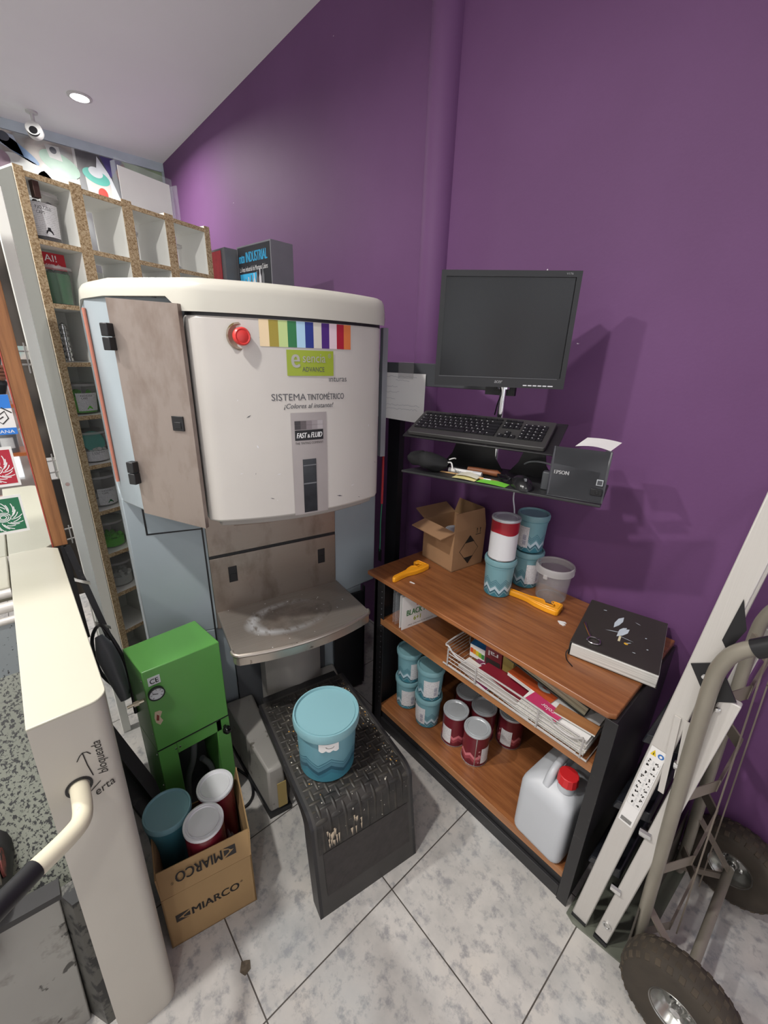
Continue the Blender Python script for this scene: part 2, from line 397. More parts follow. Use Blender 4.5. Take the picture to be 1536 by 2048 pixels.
def text_geo(txt, w, h, fn, m=0, mb=None, shear=0.0, bold=0.0, flip=False):
    """letters filling w x h, every vertex placed by fn(x, y)"""
    cu = bpy.data.curves.new('t', 'FONT'); cu.body = txt; cu.size = 1; cu.shear = shear; cu.resolution_u = 3
    o = bpy.data.objects.new('t', cu); COL.objects.link(o)
    dg = bpy.context.evaluated_depsgraph_get(); me = bpy.data.meshes.new_from_object(o.evaluated_get(dg))
    xs = [v.co.x for v in me.vertices]; ys = [v.co.y for v in me.vertices]
    x0, x1, y0, y1 = min(xs), max(xs), min(ys), max(ys)
    mb = mb or MB()
    for sh in ((0,) if bold <= .006 else (-.5, .5)):
        vs = []
        for v in me.vertices:
            a = (v.co.x - x0) / (x1 - x0); b = (v.co.y - y0) / (y1 - y0)
            if flip: a, b = 1 - a, 1 - b
            vs.append(fn(a * w + sh * min(bold, .04) * h * 2.2, b * h))
        mb.add(vs, [list(p.vertices) for p in me.polygons], m)
    bpy.data.objects.remove(o); bpy.data.curves.remove(cu); bpy.data.meshes.remove(me)
    return mb
def planefn(o, ux, uy):
    F = frame(o, ux, uy); return lambda x, y: tuple(F @ Vector((x, y, 0)))
def strokes(paths, width, fn, mb=None, m=0):
    """hand drawn marks as flat ribbons on a surface given by fn(x, y)"""
    mb = mb or MB()
    for p in paths:
        vs = []; n_ = len(p)
        for i, (x, y) in enumerate(p):
            a, b = p[max(i - 1, 0)], p[min(i + 1, n_ - 1)]; dx, dy = b[0] - a[0], b[1] - a[1]; L_ = math.hypot(dx, dy) or 1
            ox, oy = -dy / L_ * width / 2, dx / L_ * width / 2
            vs += [fn(x + ox, y + oy), fn(x - ox, y - oy)]
        mb.add(vs, [(2 * i, 2 * i + 1, 2 * i + 3, 2 * i + 2) for i in range(n_ - 1)], m)
    return mb

# ------------------------------------------------------------------ the room
X0, X1, Y0, Y1 = -4.72, 2.2, -3.0, 1.49
struct('floor', MB().box(X0 - .1, X1 + .1, Y0 - .1, Y1 + .1, -.1, 0), 'floor')
struct('ceiling', MB().box(X0 - .1, X1 + .1, Y0 - .1, Y1 + .1, CEIL, CEIL + .1), 'ceiling')
struct('wall_back', MB().box(X0 - .1, X1 + .1, Y1, Y1 + .1, 0, CEIL), 'purple')
struct('wall_left', MB().box(X0 - .1, X0, Y0, Y1, 0, CEIL), 'wallwhite')
# unseen open side added behind the photographer to let in world light as fill
q = MB().box(X1, X1 + .1, Y0, Y1, 0, .35).box(X1, X1 + .1, Y0, Y1, 2.75, CEIL)
for y in (Y0, -1.5, 0.0, Y1 - .08): q.box(X1, X1 + .1, y, y + .08, .35, 2.75)
struct('fill_opening_1', q, 'wallwhite')
struct('wall_front', MB().box(X0 - .1, X1 + .1, Y0 - .1, Y0, 0, CEIL), 'wallwhite')
_c = MB(); _p = [(-1.385 + .068 * math.cos(a), Y1 + .01 - .075 * math.sin(a)) for a in [PI * i / 16 for i in range(17)]]
_c.prism(_p[::-1], 0, CEIL)
struct('trim_1', _c, 'purple')
struct('trim_2', MB().box(X0, X0 + .012, Y0, Y1, 3.075, CEIL), plain('pale trim', 'c4d2da', .5))
struct('trim_3', MB().box(X0 + .01, X0 + .016, Y1 - .02, Y1, 1.2, 3.08), plain('pale corner trim', 'a9b8bb', .5))

for i, (x, y, e, r) in enumerate(LAMPS):
    t = thing('ceiling_spotlight', ['round recessed ceiling spotlight above the photographer', 'lit round ceiling spotlight at the top left, near the camera',
              'round recessed ceiling spotlight over the counter', 'unseen round ceiling spotlight added as frontal fill, by the right wall', 'round recessed ceiling spotlight over the shop floor behind the mirror side',
              'round recessed ceiling spotlight over the aisle behind the photographer'][i], 'ceiling light', (x, y, CEIL), 0, 'ceiling spotlights')
    part('trim_ring', MB().lathe([(r + .02, 0), (r + .02, -.006), (r + .003, -.009), (r + .003, -.001)], 32), 'wallwhite', t)
    part('bulb', MB().lathe([(.001, -.001), (r, -.001), (r, -.004), (.001, -.006)], 32), 'lampglow', t)
    lamp_light(x, y, e, r)

# mural of blurred spray cans high on the left wall
def disc(cx, cy, rx, ry, rot, x, n_=28):
    return [(x, cx + rx * math.cos(a) * math.cos(rot) - ry * math.sin(a) * math.sin(rot), cy + rx * math.cos(a) * math.sin(rot) + ry * math.sin(a) * math.cos(rot)) for a in [2 * PI * i / n_ for i in range(n_)]]
def poly3(mb, pts, m=0): mb.add(pts, [list(range(len(pts)))], m)
PX = X0 + .008
t = thing('wall_mural', 'large photo print of blurred pale blue and green spray cans, left of the white divider', 'poster', (0, 0, 0))
part('print', MB().box(X0, PX, -1.5, .815, 1.2, 3.07), make_mural('mural left', [(.3, '4d555c'), (.42, 'a8b2b4'), (.5, '8f8b86'), (.58, 'c2bcb4'), (.68, '9db3b0')], 3), t)
q = MB(); x = PX + .001
poly3(q, disc(.44, 2.99, .17, .035, -.55, x), 0); poly3(q, [(x, .33, 3.06), (x, .34, 2.99), (x, .50, 2.93), (x, .46, 3.05)], 1); poly3(q, disc(.40, 3.03, .035, .03, 0, x + .001), 3)
poly3(q, disc(.50, 2.80, .19, .12, -.5, x), 2); poly3(q, disc(.36, 2.88, .05, .06, -.3, x + .002), 4)
poly3(q, disc(.72, 2.94, .13, .07, -.35, x), 5); poly3(q, [(x + .001, .64, 3.05), (x + .001, .66, 2.97), (x + .001, .74, 2.96), (x + .001, .73, 3.05)], 2); poly3(q, disc(.69, 3.02, .022, .022, 0, x + .002), 3)
poly3(q, disc(.68, 2.78, .13, .09, -.4, x), 2)
part('spray_can_picture', q, [plain('mural blue', '6f8db0', .4, var=.2), plain('mural pale', 'a9b6c6', .4, var=.2), plain('mural white', 'c9ccc8', .4, var=.15), plain('mural dark', '4b4f58', .4), plain('mural rose', '8e7a86', .4, var=.2), plain('mural green', '9cbcaa', .4, var=.15)], t)
t = thing('wall_mural', 'photo print of a white spray can with turquoise cap, right of the white divider', 'poster', (0, 0, 0))
part('print', MB().box(X0, PX, .835, Y1 - .02, 1.2, 3.07), make_mural('mural right', [(.3, '3f4145'), (.5, '5b5a5c'), (.62, '7c7f80'), (.75, '8f9b92')], 9), t)
q = MB()
poly3(q, [(x, 1.0, 3.07), (x, 1.16, 3.07), (x, 1.1, 2.98), (x, 1.06, 2.93)], 1)
poly3(q, [(x, .98, 3.06), (x, 1.06, 2.94), (x, 1.14, 2.7), (x, 1.1, 2.5), (x, 1.0, 2.75), (x, .96, 2.95)], 0)
poly3(q, [(x, 1.16, 3.07), (x, 1.47, 3.07), (x, 1.47, 2.9), (x, 1.2, 2.97)], 5)
poly3(q, [(x, 1.10, 2.99), (x, 1.17, 3.06), (x, 1.22, 2.95), (x, 1.13, 2.90)], 4)
poly3(q, [(x + .002, .875, 2.93), (x + .002, 1.05, 2.88), (x + .002, 1.05, 2.5), (x + .002, .90, 2.5)], 2)
poly3(q, disc(.955, 2.915, .095, .05, -.25, x + .003), 3); poly3(q, disc(.955, 2.945, .05, .035, -.25, x + .004), 0)
poly3(q, disc(.985, 2.80, .035, .045, 0, x + .004), 6)
part('spray_can_picture', q, [plain('mural white b', 'd5dade', .4, var=.08), plain('mural purple', '463c73', .4, var=.2), plain('mural can', 'cfc9c2', .4, var=.08), plain('mural turquoise', '5fb7a8', .4), plain('mural skin', '8a6255', .4, var=.25), plain('mural olive', '8fa382', .4, var=.25), plain('mural red', 'c9473c', .4)], t)

# small white security camera under the ceiling
t = thing('security_camera', 'small white security camera with a black round face hanging from the ceiling', 'camera', (-4.45, .57, CEIL), rad(-20))
part('mount', MB().lathe([(.035, 0), (.035, -.01), (.012, -.014), (.010, -.07)], 20), 'wallwhite', t)
h = part('housing', MB().lathe([(.001, -.03), (.045, -.03), (.05, -.02), (.05, .02), (.045, .028), (.001, .028)], 28, T=Matrix.Translation((.02, 0, -.115)) @ Matrix.Rotation(rad(75), 4, 'Y')), 'wallwhite', t)
part('lens', MB().lathe([(.001, 0), (.040, 0), (.040, .003), (.001, .004)], 28, T=Matrix.Translation((.0475, 0, -.1225)) @ Matrix.Rotation(rad(75), 4, 'Y')), 'black', t)

# ------------------------------------------------------------------ pigeonhole unit of white melamine with raw chipboard edges
PA = rad(20)
unit = thing('pigeonhole_shelf', 'tall white pigeonhole shelf with raw chipboard edges, standing behind the tinting machine', 'shelf', (-2.044, .126, 0), PA)
# local: x = out of the front, y = along the front towards the purple wall
TOPZ = 2.158; PIT = .187; DEP = .21; Y00 = .06
stile = MB(); edge = MB(); steel = MB()
edges_y = [Y00]
for i in range(5):
    y = Y00 + i * PIT; wv = .028 if i in (0, 4) else .040
    y0 = y if i == 0 else y - .02
    if i == 4: y0 = y
    stile.box(-DEP, -.002, y0, y0 + wv, 0, TOPZ); edge.box(-.002, .0015, y0, y0 + wv, 0, TOPZ)
    edge.box(-.003, .002, y0 + wv - .0005, y0 + wv, 0, TOPZ)
part('upright', stile, 'ivory', unit)
BZ = [TOPZ - .018] + [1.945 - k * .2035 for k in range(10)]
brd = MB()
for z in BZ:
    z = max(z, .02)
    brd.box(-DEP, -.004, Y00, Y00 + 4 * PIT + .02, z - .008, z + .008); edge.box(-.004, .0005, Y00 + .02, Y00 + 4 * PIT + .01, z - .008, z + .008)
part('shelf_board', brd, 'ivory', unit); part('chipboard_edge', edge, 'chip', unit, label='raw chipboard edges')
part('back_board', MB().box(-DEP - .006, -DEP, Y00, Y00 + 4 * PIT + .028, 0, TOPZ - .25), 'ivory', unit)
part('side_sheet', MB().box(-DEP - .003, -.004, Y00 - .003, Y00 - .0005, 0, 2.15), 'sidemetal', unit, label='grey steel side sheet')
part('catch', MB().box(-.04, -.015, .115, .135, TOPZ - .075, TOPZ - .02), plain('dark brass', '5d4740', .4, .5), unit, bevel=.002)

def UL(x, y, z):
    c, s = math.cos(PA), math.sin(PA); return (-2.044 + c * x - s * y, .126 + s * x + c * y, z)
def cell(col, row, dx=-.095, dy=0.0): # row 0 = topmost
    return UL(dx, Y00 + PIT * (col + .5) + dy, BZ[row + 1] + .010)

def food_tub(label, loc, fill, fillh=.6, paper=None, rot=0.0, r=.062, h=.125, caps=False, group='clear tubs in the pigeonholes', lump='fill', inner=None):
    t = thing('clear_tub', label, 'tub', loc, rot, group)
    part('tub_wall', MB().lathe([(.001, 0), (r * .86, 0), (r, h), (r * 1.06, h), (r * 1.06, h * .93), (r * .985, h * .93)], 28), 'clear', t)
    part('lid', MB().lathe([(r * 1.07, h * .96), (r * 1.07, h * 1.03), (r * .9, h * 1.035), (.001, h * 1.02)], 28), 'clearrim', t)
    if fill:
        q = MB(); random.seed(hash(label) % 1000)
        for k in range(46):
            a = random.uniform(0, 2 * PI); rr = (r * .74) * math.sqrt(random.random()); z = .012 + random.random() * h * fillh
            s_ = random.uniform(.009, .013)
            q.lathe([(.001, -s_ * .6), (s_, -s_ * .5), (s_ * .75, s_ * .6), (.001, s_ * .7)], 7, T=Matrix.Translation((rr * math.cos(a), rr * math.sin(a), z)) @ Matrix.Rotation(random.uniform(-1, 1), 4, 'X') @ Matrix.Rotation(random.uniform(-1, 1), 4, 'Y'))
        q.lathe([(.001, .004), (r * .80, .004), (r * (.80 + .1 * fillh), h * fillh * .92), (.001, h * fillh * .9)], 20)
        part('contents', q, fill, t)
    if paper:
        hw, z0, z1, mt = paper
        def fn(u, v):
            a = (u - .5) * hw; z = z0 * h + (z1 - z0) * h * v; rr = r * (.86 + .14 * (z / h)) + .0012
            return (rr * math.cos(a), rr * math.sin(a), z)
        p = part('paper_label', MB().grid(fn, 12, 1), 'label', t)
        q = MB(); a0 = .35
        for k in range(2):
            for dz in (0,):
                pass
        text_geo('NOZZLE', .5, .1, lambda a, b: fn(.2 + a, .80 + b), mb=q)
        text_geo('CAPS', .26, .1, lambda a, b: fn(.2 + a, .66 + b), mb=q)
        part('lettering', q, 'ink', t)
        if mt:
            q = MB(); q.add([fn(.38, .08), fn(.66, .08), fn(.62, .18), fn(.58, .20), fn(.56, .28), fn(.47, .28), fn(.45, .20), fn(.41, .18)], [list(range(8))])
            for i_, v in enumerate(q.v): q.v[i_] = (v[0] * 1.01, v[1] * 1.01, v[2])
            part('cap_picture', q, mt, t)
    return t
GRD = plain('dark green caps', '1f6b3c', .35); GRL = plain('bright green caps', '62c83a', .35); BLK = plain('black caps', '1c1d20', .4); CLR = plain('pale clear caps', 'cfd2cf', .4)
food_tub('clear tub of black caps with a printed label in the top left pigeonhole', cell(0, 0), BLK, .8, (1.5, .12, .80, BLK), .25, .064, .150)
food_tub('full clear tub of dark green caps in the second pigeonhole of the left column', cell(0, 1), GRD, .92, None, 0, .062, .125)
food_tub('clear tub of bright green caps with a pale label, left column of pigeonholes', cell(0, 3, dy=.005), GRL, .62, (1.4, .1, .72, GRL), .35, .064, .115)
food_tub('clear tub with a turquoise disc inside, left column under the pale green caps', cell(0, 4, dy=.01), CLR, .35, (1.6, .03, .38, None), .3, .068, .125)
food_tub('clear tub with a green cap on its label, left column beneath the turquoise disc tub', cell(0, 5, dy=.01), CLR, .3, (1.5, .06, .62, GRD), .35, .064, .135)
food_tub('half empty clear tub of loose bright green caps, left column', cell(0, 6, dy=.01), GRL, .36, None, 0, .062, .125)
food_tub('cloudy clear tub of transparent caps, lowest filled pigeonhole of the left column', cell(0, 7, dy=.01), CLR, .4, None, 0, .062, .125)
tq = food_tub('small clear tub of black caps in the third column, top row', cell(2, 0, dx=-.14, dy=-.03), BLK, .75, None, 0, .05, .12)
food_tub('pale clear plastic tub in the top pigeonhole of the right column', cell(3, 0, dx=-.14), CLR, .15, None, 0, .05, .115)
c_ = cell(0, 4, dy=.01); o = part('disc', MB().lathe([(.001, 0), (.045, 0), (.045, .004), (.001, .004)], 28), plain('turquoise disc', '4db3a5', .4), None)
tag(o, 'turquoise disc standing inside the clear tub', 'disc', loc=(c_[0] + .018, c_[1] + .006, c_[2] + .082)); o.rotation_euler = (rad(0), rad(72), rad(20))
# small notices and cards standing in the cells
def card(name, label, cat, loc, w_, h_, mat, rz, tilt=4, txt=None, tmat='letterwhite', group=None):
    o = part(name, MB().box(0, .0015, -w_ / 2, w_ / 2, 0, h_), mat, None); tag(o, label, cat, group, loc, rz); o.rotation_euler = (0, rad(-tilt), rz)
    if txt:
        q = MB(); z = h_ * .88
        for s_, hh, ww in txt:
            z -= hh; text_geo(s_, ww, hh, lambda a, b: (.0021, -w_ * .42 + a, z + b), mb=q); z -= .006
        part('lettering', q, tmat, o)
    return o
c_ = cell(0, 1, dx=-.06, dy=0); card('red_notice', 'small red and white notice above the dark green caps', 'notice', (c_[0], c_[1], c_[2] + .118), .075, .055, 'inkred', PA, 2, [('AI!', .022, .04), ('com dt', .010, .05)])
c_ = cell(1, 0, dx=-.18, dy=-.05); card('photo_card', 'picture card of a brown and white can in the second column', 'card', c_, .07, .17, make_mural('card photo', [(.35, '3c2b33'), (.5, 'b58a72'), (.62, 'e5e0dd'), (.7, '6fc3bf')], 2), PA)
c_ = cell(1, 1, dx=-.15, dy=-.05); card('pale_card', 'pale turquoise and white card in the second column, second row', 'card', c_, .07, .14, plain('pale turquoise card', 'b9dcd9', .5), PA)
c_ = cell(2, 0, dx=-.19, dy=-.06); card('small_card', 'tiny dark photo card above the black caps, third column', 'card', (c_[0], c_[1], c_[2] + .13), .03, .04, 'darkgrey', PA)
for k, (row, lab) in enumerate([(2, 'black and white photo card behind silver caps'), (4, 'black card with a white square standing behind the turquoise disc tub'), (5, 'black card with a pale spot behind the tub with the green cap label'), (6, 'dark photo card behind the loose green caps'), (7, 'small blue and white card above the transparent caps')]):
    c_ = cell(0, row, dx=-.19, dy=-.03)
    card('photo_card', lab, 'card', (c_[0], c_[1], c_[2]), .09, .18, make_mural('card photo', [(.42, '17181c'), (.5, '2f3338'), (.56, 'c9d2dc'), (.66, '6b7f99')], k + 4), PA, 3)
t = thing('cap_stack', 'stacks of shiny silver caps in the third pigeonhole of the left column', 'caps', cell(0, 2, dx=-.15, dy=-.02))
for k in range(2):
    part('silver_stack', MB().lathe([(.001, 0)] + [(r_, z_) for i in range(7) for r_, z_ in ((.016, i * .02), (.016, i * .02 + .012), (.012, i * .02 + .014), (.012, i * .02 + .018))] + [(.001, .145)], 18, T=Matrix.Translation((0, k * .04, 0))), 'chrome', t)
# clear acrylic holder with blank paper on top, second and third column
t = thing('acrylic_holder', 'clear acrylic leaflet holder with a blank white sheet, standing on top of the pigeonhole shelf', 'holder', UL(-.13, .50, TOPZ - .008), PA)
q = MB().box(-.004, -.001, 0, .26, 0, .19).box(-.03, -.001, -.003, 0, 0, .18).box(-.05, .03, .26, .263, 0, .165).box(-.004, .03, 0, .26, 0, .003).box(.027, .03, 0, .26, 0, .03)
part('acrylic', q, 'acrylic', t); part('paper_sheet', MB().box(.0, .0015, .006, .245, .004, .165), 'white', t)

# display boxes near the purple wall, on a low cabinet hidden by the machine
tag(part('white_cabinet', MB().box(-.17, .20, -.21, .16, 0, 1.74), 'ivory', None, bevel=.004), 'white cabinet behind the tinting machine, under the display boxes', 'cabinet', loc=(-2.26, 1.28, 0), rotz=rad(7))
t = thing('display_box', 'black and blue leaflet box showing a row of spray cans, with grey sides', 'box', (-2.385, 1.065, 1.745), rad(7))
part('box_body', MB().box(0, .30, .002, .13, 0, .362), plain('grey display card', '77777d', .5), t)
part('printed_front', MB().box(.008, .292, 0, .002, .02, .355), plain('dark print', '2b2e33', .4), t)
q = MB(); text_geo('mtn INDUSTRIAL', .25, .045, lambda a, b: (.02 + a, -.0008, .285 + b), mb=q, bold=.02); part('lettering', q, 'letterblue', t)
q = MB(); text_geo('La línea industrial de Montana Colors', .25, .022, lambda a, b: (.02 + a, -.0008, .245 + b), mb=q); part('lettering', q, 'letterwhite', t)
q = MB(); q.add([(.02, -.0006, .12), (.17, -.0006, .12), (.17, -.0006, .235), (.02, -.0006, .235)], [(0, 1, 2, 3)]); part('blue_field', q, 'letterblue', t)
q = MB()
for k in range(8):
    xx = .035 + k * .026; zz = .10 + .007 * k
    q.add([(xx, -.0012, .03), (xx + .02, -.0012, .03), (xx + .02, -.0012, zz + .07), (xx + .014, -.0012, zz + .085), (xx + .014, -.0012, zz + .105), (xx + .006, -.0012, zz + .105), (xx + .006, -.0012, zz + .085), (xx, -.0012, zz + .07)], [list(range(8))], k % 2)
part('spray_can_picture', q, ['whitelid', 'midgrey'], t)
t = thing('display_box', 'red leaflet box with a grey side, left of the blue and black one', 'box', (-2.535, .985, 1.745), rad(7))
part('box_body', MB().box(0, .145, .002, .11, 0, .355), 'midgrey', t); part('printed_front', MB().box(-.06, .105, -.001, .002, .0, .345), plain('red print', 'd8424c', .4, var=.15, scale=20), t)

# ------------------------------------------------------------------ gondola post with wire hooks
t = thing('display_post', 'slim white display post with wire prongs, between the wooden mirror frame and the pigeonholes', 'post', (-1.8, .103, 0))
part('post', MB().box(-.015, .015, -.012, .018, 0, 2.02), 'ivory', t, bevel=.002)
part('screw', MB().lathe([(.001, 0), (.007, 0), (.006, .003), (.001, .003)], 16, T=frame((.0155, .004, 1.15), (0, 1, 0), (0, 0, 1))), 'chrome', t)
for z in (1.585, 1.545, 1.235, 1.195, .985, .945):
    part('wire_prong', MB().tube([(.0, -.01, z), (.012, -.05, z), (.012, -.052, z + .012)], .0028, 8), 'wirewhite', t)
part('wire_side', MB().tube([(.012, -.022, .93), (.012, -.022, 1.0)], .002, 6).tube([(.012, -.02, 1.18), (.012, -.02, 1.26)], .002, 6).tube([(.012, -.02, 1.52), (.012, -.02, 1.61)], .002, 6), 'wirewhite', t)
for z0, z1, lab in ((1.60, 1.95, 'dark leaflet behind the upper wire prongs'), (1.24, 1.56, 'dark leaflet behind the middle wire prongs'), (.7, 1.16, 'dark glossy leaflet behind the lowest wire prongs')):
    tag(part('leaflet', MB().box(-.012, .0, -.12, -.02, z0, z1), make_mural('leaflet print', [(.4, '1f1a18'), (.5, '4a423c'), (.6, '6d655e'), (.7, '2b2420')], z0 * 5), None), lab, 'leaflet', 'leaflets on the wire display', loc=(-1.83, .112, 0))

# ------------------------------------------------------------------ mirror in a wooden frame
t = thing('wall_mirror', 'tall mirror in an orange wooden frame at the left edge', 'mirror', (-1.6, 0, 1.0))
part('mirror_glass', MB().box(-.012, -.004, -1.0, .026, 0, 1.05), 'mirror', t)
part('wooden_frame', MB().box(-.02, .002, .021, .060, 0, 1.1).box(-.02, .002, -1.04, -1.0, 0, 1.1).box(-.02, .002, -1.0, .015, 1.05, 1.1), 'woodz', t, bevel=.002)
part('red_edge', MB().box(-.003, .0035, .0185, .0215, 0, 1.05), plain('worn red line', 'a8483a', .5), t)
def sticker(label, y0, y1, z0, z1, mats, fn_art):
    s_ = thing('sticker', label, 'sticker', (-1.6, y0, z0)); w_, h_ = y1 - y0, z1 - z0
    part('sticker_paper', MB().box(-.0035, -.0028, 0, w_, 0, h_), mats[0], s_)
    fn_art(s_, w_, h_); return s_
sf = lambda x, y: (-.0022, x, y)
def art_blue(s_, w_, h_):
    q = MB(); q.box(-.0028, -.0025, 0, w_, h_ * .66, h_).box(-.0028, -.0025, 0, w_, 0, h_ * .17); part('blue_band', q, plain('blue print', '2a78d0', .4), s_)
    st = [[(.03, .06), (.05, .075), (.07, .06), (.09, .07)], [(.05, .05), (.065, .065), (.06, .04), (.08, .035)], [(.09, .05), (.11, .065), (.115, .045), (.10, .03), (.09, .04), (.105, .05)], [(.105, .075), (.125, .06)]]
    part('handwriting', strokes(st, .003, sf), 'ink', s_)
    q = MB(); text_geo('MONTANA', w_ * .6, .009, lambda a, b: (-.0022, w_ * .35 + a, .004 + b), mb=q); part('lettering', q, 'letterwhite', s_)
def art_head(col):
    def f(s_, w_, h_):
        q = MB(); q.box(-.0028, -.0025, .006, w_ - .006, .008, h_ - .008); part('colour_field', q, col, s_)
        random.seed(3); st = []; cx, cy, k_ = w_ * .60, h_ * .45, h_ / .115
        for k in range(26):
            a0 = k * 2 * PI / 26; r0 = .018 + .004 * (k % 3); r1 = .036 + .012 * ((k * 7) % 5) / 5
            st.append([(cx + k_ * (r0 + (r1 - r0) * u) * math.cos(a0 + .55 * u), cy + k_ * (r0 + (r1 - r0) * u) * math.sin(a0 + .55 * u)) for u in [i / 6 for i in range(7)]])
        for k in range(3): st.append([(cx + k_ * (.006 + .004 * k) * math.cos(a) * 1.2, cy + k_ * (.006 + .004 * k) * math.sin(a)) for a in [i * .5 for i in range(14)]])
        st = [[(min(max(x, .008), w_ - .008), min(max(y, .01), h_ - .01)) for x, y in p] for p in st]
        part('ink_drawing', strokes(st, .0022, sf), 'letterwhite', s_)
    return f
sticker('blue and white sticker with black handwriting, topmost on the mirror', -.115, .012, 1.362, 1.472, ['white'], art_blue)
sticker('square sticker with a white ink drawing on crimson, middle of the three on the mirror', -.135, -.012, 1.213, 1.328, ['white'], art_head(plain('crimson print', 'b02438', .4)))
sticker('square sticker with a white ink drawing on dark green, lowest on the mirror', -.150, -.022, 1.070, 1.186, ['white'], art_head(plain('green print', '1f6b4a', .4)))

# shelf of paint tubs behind the photographer, seen only in the mirror
t = thing('stock_shelf', 'brown stock shelf of paint tubs seen in the mirror', 'shelf', (1.45, 0, 0))
part('shelf_board', MB().box(0, .3, -.9, .9, .3, .33).box(0, .3, -.9, .9, .72, .75).box(0, .3, -.9, .9, 1.12, 1.15).box(0, .3, -.9, .9, 1.52, 1.55).box(0, .3, -.9, .9, 1.92, 1.95), wood('orange shelf', 'a8562c', 'c0703c', 1), t)
part('side_panel', MB().box(0, .3, -.93, -.9, 0, 2.0).box(0, .3, .9, .93, 0, 2.0), 'ivory', t)

random.seed(21); _n = 0
for z, labs in ((1.15, ('white tub on the middle board of the stock shelf, left', 'grey lidded tin on the middle board of the stock shelf', 'white tub on the middle board of the stock shelf, right')),
                (.75, ('white tub low on the stock shelf, left', 'grey lidded tin low on the stock shelf', 'white tub low on the stock shelf, right')),
                (1.55, ('white tub on the upper board of the stock shelf, left', 'grey lidded tin on the upper board of the stock shelf', 'white tub on the upper board of the stock shelf, right'))):
    for k, lb in enumerate(labs):
        y = -.22 + .17 * k
        t = thing('stock_tub', lb + ', seen in the mirror', 'tub', (1.53, y, z + .0005), PI, 'tubs on the stock shelf')
        part('tub_body', MB().lathe([(.001, 0), (.068, 0), (.074, .17), (.001, .17)], 28), 'whitelid' if k != 1 else 'midgrey', t)
        part('lid', MB().lathe([(.074, .165), (.078, .165), (.078, .185), (.07, .183), (.001, .183)], 28), 'greylid', t)
        part('paper_label', MB().grid(lambda u, v: (.0755 * math.cos(-.6 + 1.2 * u), .0755 * math.sin(-.6 + 1.2 * u), .04 + .09 * v), 8, 1), 'label', t)

# ------------------------------------------------------------------ the paint tinting machine; local x = out of its front, y = along its front, towards the purple wall
MA = rad(-9.5)
mach = thing('tinting_machine', 'tall off white and blue grey paint tinting machine with steel tray and colour strip', 'paint machine', (-1.425, .428, 0), MA)
low = [(0, -.0), (0, .512), (-.04, .73), (-.46, .73), (-.46, -.24), (-.04, -.222)]
upp = [(.20, .0), (.27, .0), (.27, .54), (.12, .675), (.02, .715), (-.46, .715), (-.46, -.24), (.0, -.215), (.12, -.165), (.20, -.08)]
part('lower_body', MB().prism([(-.46, -.24), (-.04, -.222), (0, -.0), (-.002, .512), (-.04, .73), (-.46, .73)], .60, 1.15).prism([(-.46, -.24), (-.04, -.222), (0, 0), (-.02, 0), (-.02, .06), (-.28, .06), (-.28, .45), (-.02, .45), (-.002, .512), (-.04, .66), (-.46, .66)], .04, .60), 'bluegrey', mach, bevel=.004)
part('upper_body', MB().prism([(-.46, -.24), (.0, -.215), (.12, -.163), (.24, -.01), (.24, .54), (.03, .690), (-.46, .70)], 1.15, 1.725), 'bluegrey', mach, bevel=.006)
part('panel_gap', MB().box(-.001, .0012, -.004, .0015, .04, 1.145).prism([(-.030, -.165), (-.002, -.004), (-.0005, -.004), (-.0285, -.166)], 1.016, 1.021).prism([(-.031, -.17), (-.030, -.165), (-.0285, -.166), (-.0295, -.171)], 1.016, 1.15), 'black', mach)
part('right_shadow_panel', MB().box(.0, .012, .495, .645, .05, .585).prism([(-.02, .655), (.0, .655), (.0, .66), (-.02, .66)], .05, .6), 'black', mach, label='black lower side panel standing in for shade')  # flat black panel put where shade falls below the right wing
# stainless back panels
part('steel_panel', MB().box(.0, .006, .008, .508, .908, 1.14), 'steel', mach, bevel=.0015)
sp_ = part('steel_panel', MB().box(.0, .006, .008, .508, .60, .896), 'steel', mach, bevel=.0015)
for (y0, y1, z0, z1) in ((.069, .1, .788, .852), (.427, .458, .779, .843)):
    h = MB().box(.006, .008, y0, y1, z0, z1).box(.008, .010, y0 + .004, y1 - .004, z0 + .01, z1 - .03); part('recessed_latch', h, 'black', sp_, bevel=.001)
part('panel_joint', MB().box(.0, .003, .008, .508, .89, .912), 'black', mach)
part('inner_panel', MB().box(-.012, 0, .06, .45, .10, .60), 'darkgrey', mach)
# tray
tp = [(0, .012), (.255, .008)] + [(.262 + .03 * math.sin(a), .038 - .03 * math.cos(a)) for a in [rad(10 * i) for i in range(1, 7)]] + [(.300 + .026 * (1 - ((y - .265) / .2) ** 2), y) for y in [.07 + .04 * i for i in range(11)]] + [(.262 + .03 * math.sin(a), .492 - .03 * math.cos(a)) for a in [rad(10 * i) for i in range(12, 19)]] + [(0, .515)]
tr = part('tray', MB().prism(tp, .655, .672), 'tray', mach, bevel=.003)
lip = MB(); ring = [Vector((x, y, .668)) for x, y in tp[1:-1]]
lip.tube(ring, .007, 8); part('tray_lip', lip, 'traylip', tr)
lipb = MB()
vs = [(x + .004, y, z) for z in (.632, .668) for x, y in tp[1:-1]]; n_ = len(tp) - 2
lipb.add(vs, [(i, i + 1, i + 1 + n_, i + n_) for i in range(n_ - 1)]); part('tray_skirt', lipb, 'traylip', tr)
